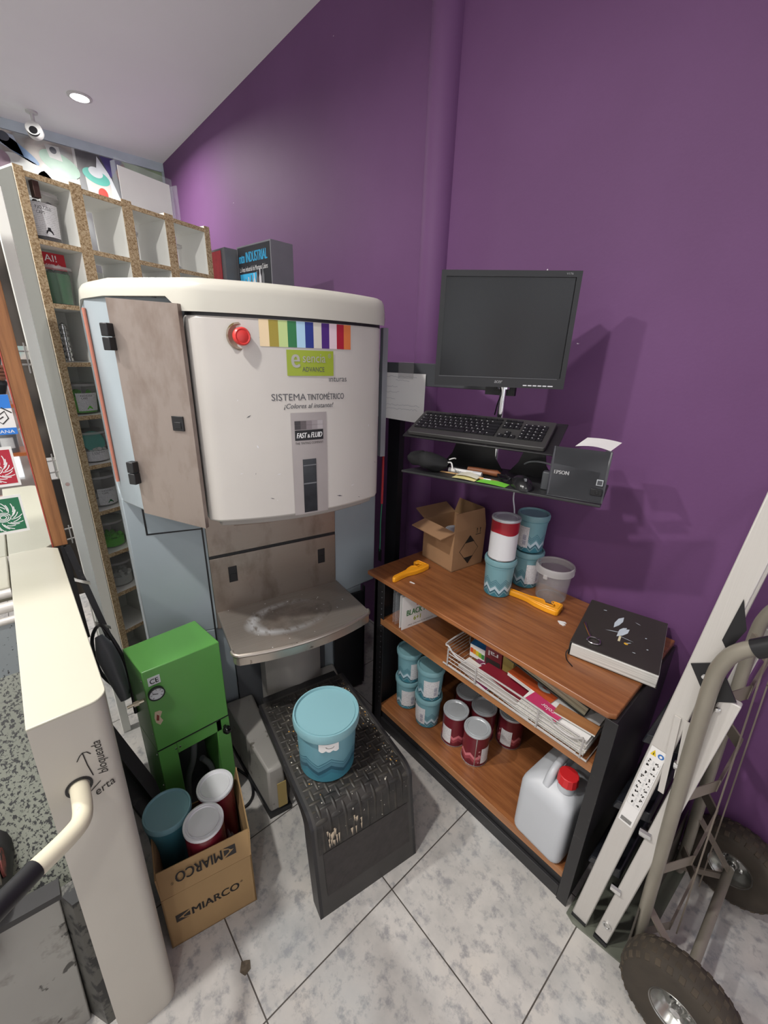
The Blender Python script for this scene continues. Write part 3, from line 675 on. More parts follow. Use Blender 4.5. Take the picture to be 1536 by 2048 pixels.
# lifting column
cp = [(.02, .15)] + [(.10 + .062 * math.sin(PI * i / 14), .15 + .235 * (i / 14)) for i in range(15)] + [(.02, .385)]
part('lift_column', MB().prism(cp, .14, .615), 'column', mach, bevel=.002, smooth=25)
part('column_cap', MB().prism([(.015, .19), (.15, .19), (.15, .35), (.015, .35)], .61, .655), 'darkgrey', mach)
cb = [(.0, .10)] + [(.09 + .115 * math.sin(PI * i / 16), .11 + .32 * (i / 16)) for i in range(17)] + [(.0, .44)]
part('column_base', MB().prism(cb, 0.02, .145), 'greybase', mach, bevel=.006)
# base legs
part('base_leg', MB().hexa([(.0, -.0, .02), (.385, .055, .02), (.385, .125, .02), (.0, .115, .02)], [(.0, .0, .235), (.36, .062, .195), (.36, .118, .195), (.0, .11, .235)]), 'greybase', mach, bevel=.008)
part('base_leg', MB().hexa([(.0, .40, .02), (.385, .40, .02), (.385, .47, .02), (.0, .50, .02)], [(.0, .40, .235), (.36, .405, .195), (.36, .46, .195), (.0, .49, .235)]), 'greybase', mach, bevel=.008)
part('foot_rim', MB().hexa([(-.0, -.004, 0), (.392, .05, 0), (.392, .13, 0), (-.0, .12, 0)], [(.0, -.004, .022), (.392, .05, .022), (.392, .13, .022), (.0, .12, .022)]).hexa([(-.0, .395, 0), (.392, .395, 0), (.392, .475, 0), (-.0, .505, 0)], [(.0, .395, .022), (.392, .395, .022), (.392, .475, .022), (.0, .505, .022)]), 'black', mach)
part('yellow_tape', MB().box(.3865, .3885, .085, .118, .03, .15), plain('yellowed tape', 'a08a52', .5), mach)

# door on the left chamfer
dv = Vector((-.16, -.155, 0)); dl = dv.length; du = dv / dl; dn = Vector((-du.y, du.x, 0)) * -1
if dn.y > 0: dn = -dn
F = Matrix(((du.x, dn.x, 0, .28), (du.y, dn.y, 0, -.006), (0, 0, 1, 0), (0, 0, 0, 1)))
door = part('side_door', MB().add([F @ Vector(p) for p in ((.012, .002, 1.128), (.215, .002, 1.152), (.215, .002, 1.718), (.012, .002, 1.705), (.012, .016, 1.128), (.215, .016, 1.152), (.215, .016, 1.718), (.012, .016, 1.705))], [(0, 1, 2, 3), (7, 6, 5, 4), (0, 4, 5, 1), (1, 5, 6, 2), (2, 6, 7, 3), (3, 7, 4, 0)]), 'doorsteel', mach, label='stained brushed steel side door')
def onF(x0, x1, y0, y1, z0, z1, mb=None):
    mb = mb or MB(); return mb.box(x0, x1, y0, y1, z0, z1, 0, F)
part('door_latch', onF(.037, .071, .016, .020, 1.402, 1.440).box(.044, .064, .020, .0215, 1.408, 1.425, 0, F), 'black', door, bevel=.0015)
for z0 in (1.596, 1.243):
    part('hinge', onF(.206, .228, .014, .036, z0, z0 + .031).box(.206, .228, .014, .036, z0 + .033, z0 + .064, 0, F), 'black', door, bevel=.002)
# the jamb between the shell and the door
part('orange_strip', MB().tube([(.004, -.219, 1.22), (.004, -.219, 1.70)], .0045, 8), plain('faded orange strip', 'b57361', .5), mach)

# curved front shell
def cn(y): return .28 + .055 * (1 - ((y - .27) / .28) ** 2)
ys = [-.008 + .556 * i / 28 for i in range(29)]
sh = [(.215, -.012), (.262, -.010)] + [(cn(y) - .0, y) for y in ys[1:-1]] + [(.262, .552), (.215, .552)]
shell = part('front_shell', MB().prism(sh, 1.142, 1.684), 'cover', mach, bevel=.007, smooth=50)
bt = [(.10, .012)] + [(cn(y) - .03, .01 + (y) * .98) for y in ys[1:-1]] + [(.10, .535)]
part('shell_underside', MB().prism(bt, 1.118, 1.143), plain('shell underside grey', 'a09a94', .4), mach, bevel=.004, smooth=50)
part('drip_plate', MB().prism([(.06, .06), (.24, .06), (.262, .15), (.27, .27), (.262, .40), (.24, .50), (.06, .50)], 1.105, 1.119), plain('brown drip plate', '7d6c60', .35, .5), mach)
# lid
ld = [(-.47, -.24), (-.05, -.225), (.0, -.218), (.125, -.172), (.245, -.045), (.272, -.02)] + [(cn(y) + .006, y) for y in ys[1:-1]] + [(.275, .556), (.05, .70), (-.47, .708)]
def ringz(pts, inset, zf):
    out = []; n_ = len(pts)
    for i, (x, y) in enumerate(pts):
        a, b = pts[i - 1], pts[(i + 1) % n_]; dx, dy = b[0] - a[0], b[1] - a[1]; L_ = math.hypot(dx, dy) or 1
        out.append((x - dy / L_ * inset, y + dx / L_ * inset, zf(x, y)))
    return out
lowz = lambda x, y: 1.690 if x > .262 else (1.700 if x > .25 else 1.7225)
q = MB(); vs = ringz(ld, 0, lowz)
for ins, z in ((0, 1.735), (.002, 1.748), (.009, 1.759), (.022, 1.765), (.05, 1.769)): vs += ringz(ld, ins, lambda x, y: z)
n_ = len(ld); fs = [[5 * n_ + j for j in range(n_)], list(range(n_))[::-1]]
for i in range(5):
    for j in range(n_): fs.append((i * n_ + j, i * n_ + (j + 1) % n_, (i + 1) * n_ + (j + 1) % n_, (i + 1) * n_ + j))
q.add(vs, fs); lidm = part('lid', q, 'lid', mach, smooth=50)
part('lid_gap', MB().prism([(.20, -.006), (.262, -.006)] + [(cn(y) - .003, y) for y in ys[1:-1]] + [(.262, .548), (.20, .548)], 1.682, 1.692).prism([(-.3, -.22), (.0, -.205), (.115, -.158), (.2, -.06), (.16, .0), (-.3, 0)], 1.7155, 1.7235), 'blackmetal', mach)
CF = lambda off=.001: (lambda y0, z0: (lambda a, b: (cn(y0 + a) + off, y0 + a, z0 + b)))
cf = CF()
def cpatch(y0, y1, z0, z1, off=.0006, nn=4): return MB().grid(lambda u, v: (cn(y0 + (y1 - y0) * u) + off, y0 + (y1 - y0) * u, z0 + (z1 - z0) * v), nn, 1)
# emergency stop
T_ = frame((cn(.104) - .001, .104, 1.638), (-.1, 1, 0), (0, 0, 1))
bz = part('button_recess', MB().lathe([(.031, -.002), (.033, .0015), (.029, .003), (.024, -.001), (.001, -.002)], 32, T=T_), plain('recess shade', '9a8c7c', .5, dirt='6f5a2e', dirt_lo=.5), mach)
part('stop_button', MB().lathe([(.012, -.004), (.012, .010), (.021, .012), (.0215, .022), (.018, .026), (.015, .0245), (.012, .026), (.001, .026)], 28, T=T_), 'redbtn', bz)
# colour strip
yy = [.152 + (.416 - .152) * k / 11 for k in range(12)]
cols = ['e6cfa8', '9b8a2e', 'bcd08a', '24733f', 'abd0e8', '1c2f83', 'd4d0c4', '4a2478', 'e4cdd6', 'a91f33', 'dc7c44']
strip = MB()
for k in range(11):
    g = cpatch(yy[k], yy[k + 1], 1.617, 1.681, .001, 2); strip.add(g.v, g.f, k)
part('colour_strip', strip, [plain('strip ' + c, c, .4, var=.01) for c in cols], mach)
gp = part('green_plate', cpatch(.218, .356, 1.545, 1.611, .0016, 6), plain('lime print', '97a82e', .4, var=.02), mach)
GY = plain('grey print', 'a9a79f', .4)
q = MB(); text_geo('e', .022, .034, CF(.0024)(.231, 1.566), mb=q, bold=.05); text_geo('sencia', .068, .022, CF(.0024)(.262, 1.580), mb=q); text_geo('®', .01, .012, CF(.0024)(.338, 1.592), mb=q); part('lettering', q, GY, gp)
q = MB(); text_geo('ADVANCE', .066, .0125, CF(.0024)(.260, 1.556), mb=q); part('lettering', q, 'inkgrey', gp)
q = MB(); text_geo('ınturas', .060, .0125, cf(.341, 1.529), mb=q)
text_geo('SISTEMA', .096, .018, cf(.172, 1.480), mb=q); text_geo('TINTOMÉTRICO', .119, .021, cf(.272, 1.480), mb=q, bold=.012); text_geo('¡Colores al instante!', .150, .0165, cf(.204, 1.455), mb=q, shear=.3, bold=.012)
part('lettering', q, 'inkgrey', shell)
pl = part('silver_plate', cpatch(.221, .330, 1.142, 1.446, .0010, 6), plain('silver film', 'a9a2a0', .35, .2), mach)
q = MB()
for k, c in enumerate(('3a3639', '5f5759', '857c7f', '9a9294', 'b0a9ab')):
    for j in range(2):
        g = cpatch(.231 + k * .0173, .231 + (k + 1) * .0173, 1.399 + j * .0125, 1.411 + j * .0125, .0017, 1); q.add(g.v, g.f, k)
part('grey_squares', q, [plain('square ' + c, c, .4) for c in ('3a3639', '5f5759', '857c7f', '9a9294', 'b0a9ab')], pl)
bf = part('black_field', cpatch(.231, .318, 1.368, 1.397, .0018, 3), 'black', pl)
q = MB(); text_geo('FAST', .030, .015, CF(.0026)(.236, 1.375), mb=q, shear=.25, bold=.035); text_geo('&', .008, .010, CF(.0026)(.268, 1.375), mb=q, bold=.03); text_geo('FLUID', .035, .015, CF(.0026)(.279, 1.375), mb=q, shear=.25, bold=.035); part('lettering', q, 'letterwhite', pl)
q = MB(); text_geo('THE TINTING COMPANY', .087, .0065, CF(.0018)(.231, 1.3565), mb=q); part('lettering', q, 'ink', pl)
wn = part('window', MB().box(cn(.27) + .0006, cn(.27) + .0016, .251, .293, 1.147, 1.312), plain('dark window', '2a2c30', .15, var=.35, scale=22), pl)
part('window_bar', MB().box(cn(.27) + .0016, cn(.27) + .0022, .252, .292, 1.236, 1.240).box(cn(.27) + .0016, cn(.27) + .0022, .252, .292, 1.292, 1.295), 'midgrey', wn)
# scuffs
random.seed(11); q = MB()
for k in range(26):
    y, z = random.uniform(.02, .53), random.uniform(1.16, 1.66)
    if .2 < y < .45 and z > 1.35: continue
    s_ = random.uniform(.0015, .005); a = random.uniform(0, 3); L_ = random.uniform(1, 3)
    p = [(s_ * L_ * math.cos(a), s_ * L_ * math.sin(a)), (-s_ * .4 * math.sin(a), s_ * .4 * math.cos(a)), (-s_ * L_ * math.cos(a), -s_ * L_ * math.sin(a)), (s_ * .4 * math.sin(a), -s_ * .4 * math.cos(a))]
    q.add([(cn(y + dy) + .0007, y + dy, z + dz) for dy, dz in p], [(0, 1, 2, 3)], k % 2)
part('paint_scuff', q, ['inkgrey', 'whitelid'], shell)
# right side strip and seams
part('side_rail', MB().box(.035, .055, .690, .712, 1.22, 1.70), plain('side rail grey', '9a9da2', .4), mach)

# loose cables hanging at the right side of the machine
def cable(name, label, pts, r, mat, k=6, group=None):
    return tag(part(name, MB().tube(smooth_path(pts, k), r, 8), mat, None), label, 'cable', group)
cable('red_cable', 'red cable hanging down beside the machine, next to the taped note', [(-1.285, 1.13, 1.62), (-1.285, 1.135, 1.45), (-1.283, 1.14, 1.2), (-1.29, 1.145, 1.0)], .005, plain('red cable rubber', 'a8262e', .45))
cable('black_cable', 'black looped cable hooked at the top right of the machine', [(-1.275, 1.125, 1.60), (-1.262, 1.12, 1.63), (-1.262, 1.12, 1.655), (-1.272, 1.125, 1.668), (-1.282, 1.13, 1.655), (-1.284, 1.13, 1.59)], .0035, 'black')
cable('green_cable', 'thin green earth cable running down behind the machine to the black clip', [(-1.335, 1.19, 1.05), (-1.345, 1.19, .9), (-1.345, 1.19, .8), (-1.34, 1.185, .74)], .0025, plain('green cable rubber', '2f8060', .5))
cable('black_lead', 'black lead curving on the floor between the green cabinet and the machine base', [(-1.29, .40, .012), (-1.22, .42, .006), (-1.15, .40, .006), (-1.13, .35, .006), (-1.18, .30, .006)], .005, 'black')
tag(part('cable_clip', MB().tube([(-.0, 0, .03), (0, .0, -.03), (.012, 0, -.03), (.012, 0, .03)], .004, 8, closed=True), 'black', None), 'black hook clip hanging from the thin green cable behind the desk corner', 'clip', loc=(-1.345, 1.185, .72))

# ------------------------------------------------------------------ step platform
st = thing('step_platform', 'black tread plate step standing in front of the machine', 'step', (-1.425, .428, 0), MA)
prof = [(.20, .35), (.66, .35)] + [(.66 + .05 * math.sin(rad(a)), .30 + .05 * math.cos(rad(a))) for a in range(10, 80, 12)] + [(.712, .27), (.757, .0)]
def stepfn(off=0.0):
    return prof
q = MB(); TH = .012
outer = prof; inner = [(x - (TH if z < .345 else 0), z - (TH if z > .28 else 0)) for x, z in prof]
vs = []; y0, y1 = .098, .432
for (x, z) in outer: vs += [(x, y0, z), (x, y1, z)]
for (x, z) in inner: vs += [(x, y0, z), (x, y1, z)]
n_ = len(outer); fs = []
for i in range(n_ - 1):
    fs.append((2 * i, 2 * i + 2, 2 * i + 3, 2 * i + 1)); k = 2 * n_
    fs.append((k + 2 * i, k + 2 * i + 1, k + 2 * i + 3, k + 2 * i + 2)); fs.append((2 * i, k + 2 * i, k + 2 * i + 2, 2 * i + 2)); fs.append((2 * i + 1, 2 * i + 3, k + 2 * i + 3, k + 2 * i + 1))
k = 2 * n_; fs += [(0, 1, k + 1, k), (2 * n_ - 2, k + 2 * n_ - 2, k + 2 * n_ - 1, 2 * n_ - 1)]
q.add(vs, fs); part('step_plate', q, 'stepfront', st, smooth=50)
# flared side cheeks
q = MB()
for y in (.088, .432):
    pl_ = [(x, z) for x, z in prof]; m_ = [(x - .055, z - .035) for x, z in prof[1:]][::-1] + [(.20, .315)]
    a = [(x, z) for x, z in pl_] + [(max(x, .2), max(z, 0)) for x, z in m_]
    vs = [(x, y, z) for x, z in a] + [(x, y + .010, z) for x, z in a]; nn = len(a)
    q.add(vs, [list(range(nn)), list(range(nn, 2 * nn))[::-1]] + [(i, i + nn, (i + 1) % nn + nn, (i + 1) % nn) for i in range(nn)])
part('side_flange', q, 'blackmetal', st)
# tread sheet on top, bending down the front
tp_ = [(.21, .3515), (.66, .3515)] + [(.66 + .0515 * math.sin(rad(a)), .30 + .0515 * math.cos(rad(a))) for a in range(10, 80, 12)] + [(.7135, .27), (.7205, .225)]
q = MB(); vs = []
for (x, z) in tp_: vs += [(x, .106, z), (x, .424, z)]
q.add(vs, [(2 * i, 2 * i + 2, 2 * i + 3, 2 * i + 1) for i in range(len(tp_) - 1)]); part('tread_sheet', q, 'tread', st, smooth=50)
q = MB(); fx = [(.7205, .225), (.7465, .07)]; vs = []
for (x, z) in fx: vs += [(x + .001, .118, z), (x + .001, .418, z)]
q.add(vs, [(0, 2, 3, 1)]); part('front_sheet', q, plain('ribbed dark sheet', '2f2b2a', .5, var=.25, scale=40, bump=.4), st)
part('rear_support', MB().box(.16, .22, .11, .42, 0, .34), 'blackmetal', st)
random.seed(5); q = MB()
for (x, y, s_) in ((.717, .16, .022), (.718, .22, .018), (.7185, .235, .02), (.70, .15, .02), (.717, .145, .012)):
    for j in range(5):
        y_, z_ = y + random.uniform(-.012, .012), .30 - random.uniform(.0, .06); h_ = random.uniform(.008, .02); xx = .714 + (.30 - z_) * .02 + .004
        q.add([(xx, y_ - .002, z_ + h_), (xx, y_ + .003, z_ + h_), (xx + .002, y_ + .001, z_ - h_)], [(0, 1, 2)])
for j in range(120):
    x_, y_ = random.uniform(.24, .66), random.uniform(.112, .42); 
    if random.random() < .5: y_ = .42 - abs(random.gauss(0, .02)) 
    s_ = random.uniform(.0012, .0035)
    q.add([(x_ - s_, y_, .3522), (x_, y_ - s_ * .7, .3522), (x_ + s_, y_ + .001, .3522), (x_, y_ + s_, .3522)], [(0, 1, 2, 3)], j % 3)
part('paint_spatter', q, [plain('bone paint', 'c9b9a0', .6), plain('pale paint', 'b9b6ae', .6), plain('ochre paint', 'b98a3c', .6)], st)

# ------------------------------------------------------------------ the shelf desk
DZ = .767; DX0, DX1, DY0, DY1 = -1.19, -.213, .987, 1.468
desk = thing('shelf_desk', 'low wood topped shelf unit with black steel sides, against the purple wall', 'shelf unit', (0, 0, 0))
part('desktop', MB().prism([(DX0, DY0), (-.222, DY0), (-.205, 1.0), (-.205, DY1), (-1.175, DY1)], DZ - .018, DZ), 'wood', desk, bevel=.003)
q = MB()
q.box(-1.145, -1.125, .99, 1.03, 0, DZ - .018).box(-1.142, -1.130, 1.03, 1.46, 0.02, DZ - .018).box(-1.142, -1.085, .99, .994, 0.0, DZ - .018)
part('side_panel', q, 'blackmetal', desk, bevel=.001)
part('side_panel', MB().box(-.226, -.194, .988, .992, 0, DZ - .018).box(-.212, -.198, .99, 1.46, 0.0, DZ - .018), 'blackmetal', desk, bevel=.001)
q = MB()
for k in range(22):
    z = .14 + k * .027; q.lathe([(.001, 0), (.0022, 0), (.0022, .0006), (.001, .0006)], 8, T=frame((-1.098, .9897, z), (1, 0, 0), (0, 0, 1)))
part('peg_hole', q, 'midgrey', desk)
part('back_panel', MB().box(-1.13, -.21, 1.44, 1.452, .1, DZ - .02), 'black', desk)
for z, nm in ((.578, 'mid_shelf'), (.117, 'bottom_shelf')):
    o = part(nm, MB().box(-1.10, -.226, .994 if z > .3 else 1.0, 1.44, z - .020, z), 'wood', desk, bevel=.002)
    part('front_edge', MB().box(-1.10, -.226, .9885 if z > .3 else .9965, .995 if z > .3 else 1.0005, z - .026, z + .0005), 'woodedge', o)
part('plinth', MB().box(-1.10, -.226, 1.004, 1.03, 0.0, .095).box(-1.10, -.226, .992, 1.004, 0, .05), 'blackmetal', desk, bevel=.002)
DZ2 = .5785; DZ3 = .1180

# tubs and tins
def tub_model(label, loc, rz, group, lid=True, big=False):
    t = thing('paint_bucket' if big else 'paint_tub', label, 'bucket' if big else 'tub', loc, rz, group)
    if big: R0, R1, H = .088, .096, .205
    else: R0, R1, H = .049, .055, .150
    part('tub_body', MB().lathe([(.001, .002), (R0 - .004, 0), (R0, .004), (R0 + (R1 - R0) * .8, H * .80), (R1 + .001, H * .805), (R1 + .001, H * .83), (R1 - .001, H * .835), (R1 - .001, H * .9), (.001, H * .9)], 40), 'tealbig' if big else 'teal', t, smooth=35)
    k = R1 + (.008 if big else .004)
    ld = part('lid', MB().lathe([(R1, H * .86), (k, H * .865), (k + .001, H * .95), (k - .002, H), (k - .006, H), (k - .0085, H - .007), (k - .012, H - .007), (k - .013, H - .005), (.001, H - .005)], 40), 'tealtop', t, smooth=30)
    if not big:
        def fn(u, v):
            a = .55 + (u - .5) * 1.25; z = H * (.14 + .56 * v); rr = R0 + (R1 - R0) * (z / H) + .0012; return (rr * math.cos(a), rr * math.sin(a), z)
        lb = part('paper_label', MB().grid(fn, 10, 1), 'label', t)
        q = MB(); 
        f2 = lambda u, v: tuple(c * (1.012 if i < 2 else 1) for i, c in enumerate(fn(u, v)))
        q.grid(lambda u, v: f2(.68 + .2 * u, .12 + .5 * v), 3, 1); part('barcode', q, 'barcode', lb)
    else:
        def fn(u, v):
            a = rad(-30) + (u - .5) * .62; z = H * (.71 + .12 * v) - .007 * abs(math.sin(u * 9)) * (1 - v); rr = R1 + .0025; return (rr * math.cos(a), rr * math.sin(a), z)
        part('torn_label', MB().grid(fn, 14, 1), 'white', t, label='torn white label under the rim')
        part('handle_mark', strokes([[(x_, .0) for x_ in (-.01, -.009)], [(-.012 + .012 * (1 - math.cos(a)), -.007 * math.sin(a)) for a in [PI * i / 8 for i in range(9)]]], .0012, lambda a, b: (R1 * math.cos(rad(-28) + a / R1) * 1.035, R1 * math.sin(rad(-28) + a / R1) * 1.035, H * .785 + b)), 'ink', t)
    return t
_t = NT('barcode'); _tc = _t.n('ShaderNodeTexCoord'); _s = _t.n('ShaderNodeSeparateXYZ'); _t.l(_tc.outputs['Object'], _s.inputs[0])
_f = _t.math('GREATER_THAN', _t.noise(_t.coord((1, 1, 900)), 1, 0), .5); _t.base(_t.mix(_f, lin('dcdcdf'), lin('3c3f73'))); M['barcode'] = _t.m
A_CAM = lambda x, y: math.atan2(-y, -x)     # heading from a thing towards where the photographer stands
G1 = 'teal paint tubs on the desktop'; G2 = 'teal paint tubs on the bottom shelf'
proto = tub_model('teal zigzag paint tub under the white and red tin, front of the desktop', (-.752, 1.270, DZ), A_CAM(-.752, 1.27) + 1.6, G1)
dup(proto, 'teal paint tub on the desktop beside the clear tub, lower of the back two', (-.722, 1.415, DZ), A_CAM(-.722, 1.415) + .1, G1)
dup(proto, 'upper teal tub of the two stacked against the wall on the desktop', (-.724, 1.413, DZ + .151), A_CAM(-.722, 1.415) - .55 - .75, G1)
bs = [(-.902, 1.099), (-1.030, 1.105)]
for (x, y), nm in zip(bs, ('right', 'left')):
    for lv in (0, 1):
        lab = {('right', 0): 'teal zigzag tub on the bottom shelf beside the red tins, lower of its stack', ('right', 1): 'teal tub with a big white label, top of the stack nearest the red tins',
               ('left', 0): 'teal tub in the bottom shelf corner, lower of the stack by the left side', ('left', 1): 'teal tub on top of the corner stack, against the left side panel'}[(nm, lv)]
        dup(proto, lab, (x + .004 * lv, y - .003 * lv, DZ3 + .151 * lv), A_CAM(x, y) + {('right', 0): -1.35, ('right', 1): -.4, ('left', 0): -.45, ('left', 1): .2}[(nm, lv)], G2)
tub_model('big teal bucket with a torn white label standing on the black tread step', (-.862, .556, .353), 0, None, big=True)
def tin_model(label, loc, rz, group, body='redcan', lid='greylid', lab=True, H=.150, R=.050):
    t = thing('paint_tin', label, 'tin', loc, rz, group)
    part('tin_body', MB().lathe([(.001, .0), (R, 0), (R + .001, .002), (R, .005), (R, H - .007), (.001, H - .007)], 40), body, t, smooth=35)
    part('bottom_rim', MB().lathe([(R - .001, 0), (R + .0018, .0005), (R + .0018, .0035), (R, .004)], 40), 'tin', t)
    part('lid', MB().lathe([(R, H - .010), (R + .002, H - .009), (R + .0022, H - .003), (R + .001, H), (R - .004, H), (R - .006, H - .003), (R - .0085, H - .0035), (R - .0095, H - .001), (R - .012, H - .0035), (.001, H - .0035)], 40), lid, t, smooth=25)
    if lab:
        def fn(u, v):
            a = .9 + (u - .5) * .9; z = H * (.10 + .5 * v); rr = R + .0008; return (rr * math.cos(a), rr * math.sin(a), z)
        part('paper_label', MB().grid(fn, 8, 1), 'label', t)
        q = MB(); q.grid(lambda u, v: ((R + .0008) * math.cos(-.03 + .06 * u), (R + .0008) * math.sin(-.03 + .06 * u), H * (.02 + .9 * v)), 2, 1); part('seam', q, 'tin', t)
        q = MB()
        for k in range(4):
            a0 = .22; z0 = H * (.12 + .12 * k)
            q.grid(lambda u, v: ((R + .0009) * math.cos(a0 + .13 * u), (R + .0009) * math.sin(a0 + .13 * u), z0 + .007 * v + .003 * (k % 2) * u), 2, 1)
        part('printed_symbol', q, plain('pinkish print', 'b98288', .5), t)
    return t
tin = tin_model('dark red tin in front of the others on the bottom shelf, metal seam showing', (-.658, 1.113, DZ3), A_CAM(-.658, 1.113) + .1, 'dark red tins on the bottom shelf')
for (x, y, dr, lab) in ((-.768, 1.118, -1.55, 'dark red tin with a side label, beside the teal tubs on the bottom shelf'), (-.705, 1.222, 2.4, 'dark red tin second from the right, behind the front one'),
                        (-.800, 1.238, 2.6, 'dark red tin at the back, half under the shelf and nearest the teal tubs'), (-.612, 1.285, -1.1, 'dark red tin farthest right, deep in the shadow of the bottom shelf')):
    dup(tin, lab, (x, y, DZ3), A_CAM(x, y) + dr, 'dark red tins on the bottom shelf')
t = tin_model('white tin with a red upper band, standing on the front teal tub', (-.751, 1.268, DZ + .1515), A_CAM(-.752, 1.27), None, 'redwhite', 'greylid', False, .158, .0495)
# clear tub on the desk
t = thing('clear_tub', 'empty clear plastic tub with a thick rim on the desktop', 'tub', (-.600, 1.395, DZ), 0)
part('tub_wall', MB().lathe([(.001, .001), (.050, .001), (.0545, .005), (.0625, .135), (.0612, .135), (.0532, .006), (.001, .003)], 44), 'clear', t, smooth=60)
part('rim', MB().lathe([(.0625, .112), (.0685, .112), (.069, .134), (.0665, .138), (.0615, .138), (.0615, .132), (.0635, .132)], 44), 'clearrim', t, smooth=35)
part('handle_lug', MB().box(-.004, .004, -.008, .008, .100, .116, 0, Matrix.Rotation(A_CAM(-.6, 1.39) - .4, 4, 'Z') @ Matrix.Translation((.067, 0, 0))), 'clearrim', t, bevel=.002)
part('base_ring', MB().lathe([(.046, .003), (.049, .0032), (.049, .004), (.046, .0042)], 36), 'clearrim', t)

# open cardboard box on the desk
BR = math.atan2(1.263 - 1.286, -.964 + 1.151)
bx = thing('cardboard_box', 'open brown cardboard box with raised flaps and black arrows on the desktop', 'box', (-1.147, 1.270, DZ), BR)
Wb, Db, Hb = .190, .180, .178; TH = .004
q = MB().box(0, Wb, 0, TH, 0, Hb).box(0, Wb, Db - TH, Db, 0, Hb).box(0, TH, TH, Db - TH, 0, Hb).box(Wb - TH, Wb, TH, Db - TH, 0, Hb).box(0, Wb, 0, Db, 0, TH)
part('box_body', q, 'card', bx)
def flap(hinge0, hinge1, out, L_, name='flap', m='card', par=None, taper=.0):
    h0, h1, ov = Vector(hinge0), Vector(hinge1), Vector(out).normalized() * L_
    e = (h1 - h0) * taper; n_ = (h1 - h0).cross(ov).normalized() * .002
    return part(name, MB().hexa([h0 - n_, h1 - n_, h1 + n_, h0 + n_], [h0 + ov + e - n_, h1 + ov - e - n_, h1 + ov - e + n_, h0 + ov + e + n_]), m, par)
flap((0, .002, Hb), (Wb, .002, Hb), (-.0, -1, -.20), .075, par=bx, taper=.02)        # towards the viewer, hanging out
flap((.002, .0, Hb), (.002, Db, Hb), (-.55, 0, .25), .07, m='cardin', par=bx)
flap((.0, Db - .002, Hb), (Wb, Db - .002, Hb), (-.1, .15, 1), .070, m='cardin', par=bx, taper=.12)
flap((Wb - .002, .0, Hb), (Wb - .002, Db, Hb), (-.12, 0, 1), .075, par=bx, taper=.05)
q = MB(); xf = Wb + .0006
def rf(y, z): return (xf, y, z)
q.add([rf(.035, .085), rf(.09, .15), rf(.145, .085), rf(.09, .02)], [(0, 1, 2, 3)], 0)
q.add([rf(.038, .085), rf(.09, .147), rf(.142, .085), rf(.09, .023)], [(0, 1, 2, 3)], 1)
q.v[4:8] = [(xf + .0003, y, z) for _, y, z in q.v[4:8]]
q.add([(xf + .0006, .062, .118), (xf + .0006, .09, .15), (xf + .0006, .118, .118)], [(0, 1, 2)], 0)
q.add([(xf + .0006, .062, .052), (xf + .0006, .118, .052), (xf + .0006, .09, .02)], [(0, 1, 2)], 0)
for dy in (0, .018):
    q.add([(xf, .128 + dy, .152), (xf, .131 + dy, .152), (xf, .131 + dy, .168), (xf, .134 + dy, .168), (xf, .1295 + dy, .176), (xf, .125 + dy, .168), (xf, .128 + dy, .168)], [list(range(7))], 0)
q.add([(xf, .122, .145), (xf, .154, .145), (xf, .154, .148), (xf, .122, .148)], [(0, 1, 2, 3)], 0)
part('printed_symbol', q, ['ink', 'card'], bx)
q = MB(); text_geo('CARTONAJES', .035, .006, planefn((.145, -.0007, .02), (1, 0, 0), (0, 0, 1)), mb=q); text_geo('MADE IN', .03, .005, planefn((.147, -.0007, .012), (1, 0, 0), (0, 0, 1)), mb=q)
tin_model('dull tin lying low inside the open cardboard box', (bx.location.x + .13, bx.location.y + .06, DZ + .005), 0, None, 'greylid', 'greylid', False, .15, .045)

# two orange tin openers
def opener(label, loc, rz):
    t = thing('bucket_opener', label, 'opener', loc, rz, 'orange bucket openers')
    out = [(0, -.009), (.035, -.010), (.070, -.014), (.100, -.026), (.140, -.034), (.178, -.036), (.186, -.030), (.188, .022), (.182, .030), (.158, .031), (.154, .024), (.157, .012), (.166, .006), (.166, -.010), (.136, -.010), (.130, .008), (.122, .016), (.098, .014), (.075, .006), (.035, .008), (0, .010), (-.009, .006), (-.011, 0), (-.009, -.006)]
    b = part('handle', MB().prism(out, 0, .020), 'orange', t, bevel=.003)
    q = MB(); q.tube([(x * .94 + .004, y * .72, .0205) for x, y in out], .0022, 6, closed=True); part('raised_edge', q, 'orange', t)
    return t
op = opener('orange opener lying across the front left corner of the desktop', (-1.050, 1.012, DZ + .0005), math.atan2(1.205 - 1.0, -1.10 + 1.05) - .12)
dup(op, 'orange opener lying on the desktop before the clear tub', (-.706, 1.290, DZ + .0005), math.atan2(1.318 - 1.278, -.5 + .713) + .0, 'orange bucket openers')
def scrap(label, pts, loc, mat='white', h=.003, name='plastic_scrap', group='white scraps on the desktop'):
    return tag(part(name, MB().prism(pts, 0, h), mat, None), label, 'scrap', group, loc=loc)
scrap('white plastic scrap beyond the end of the right opener', [(0, 0), (.012, -.01), (.026, -.012), (.03, -.004), (.02, .0), (.027, .008), (.02, .012), (.008, .006)], (-.503, 1.268, DZ))
scrap('small white scrap beside the left opener', [(0, 0), (.02, .004), (.022, .007), (.002, .005)], (-1.010, 1.055, DZ))
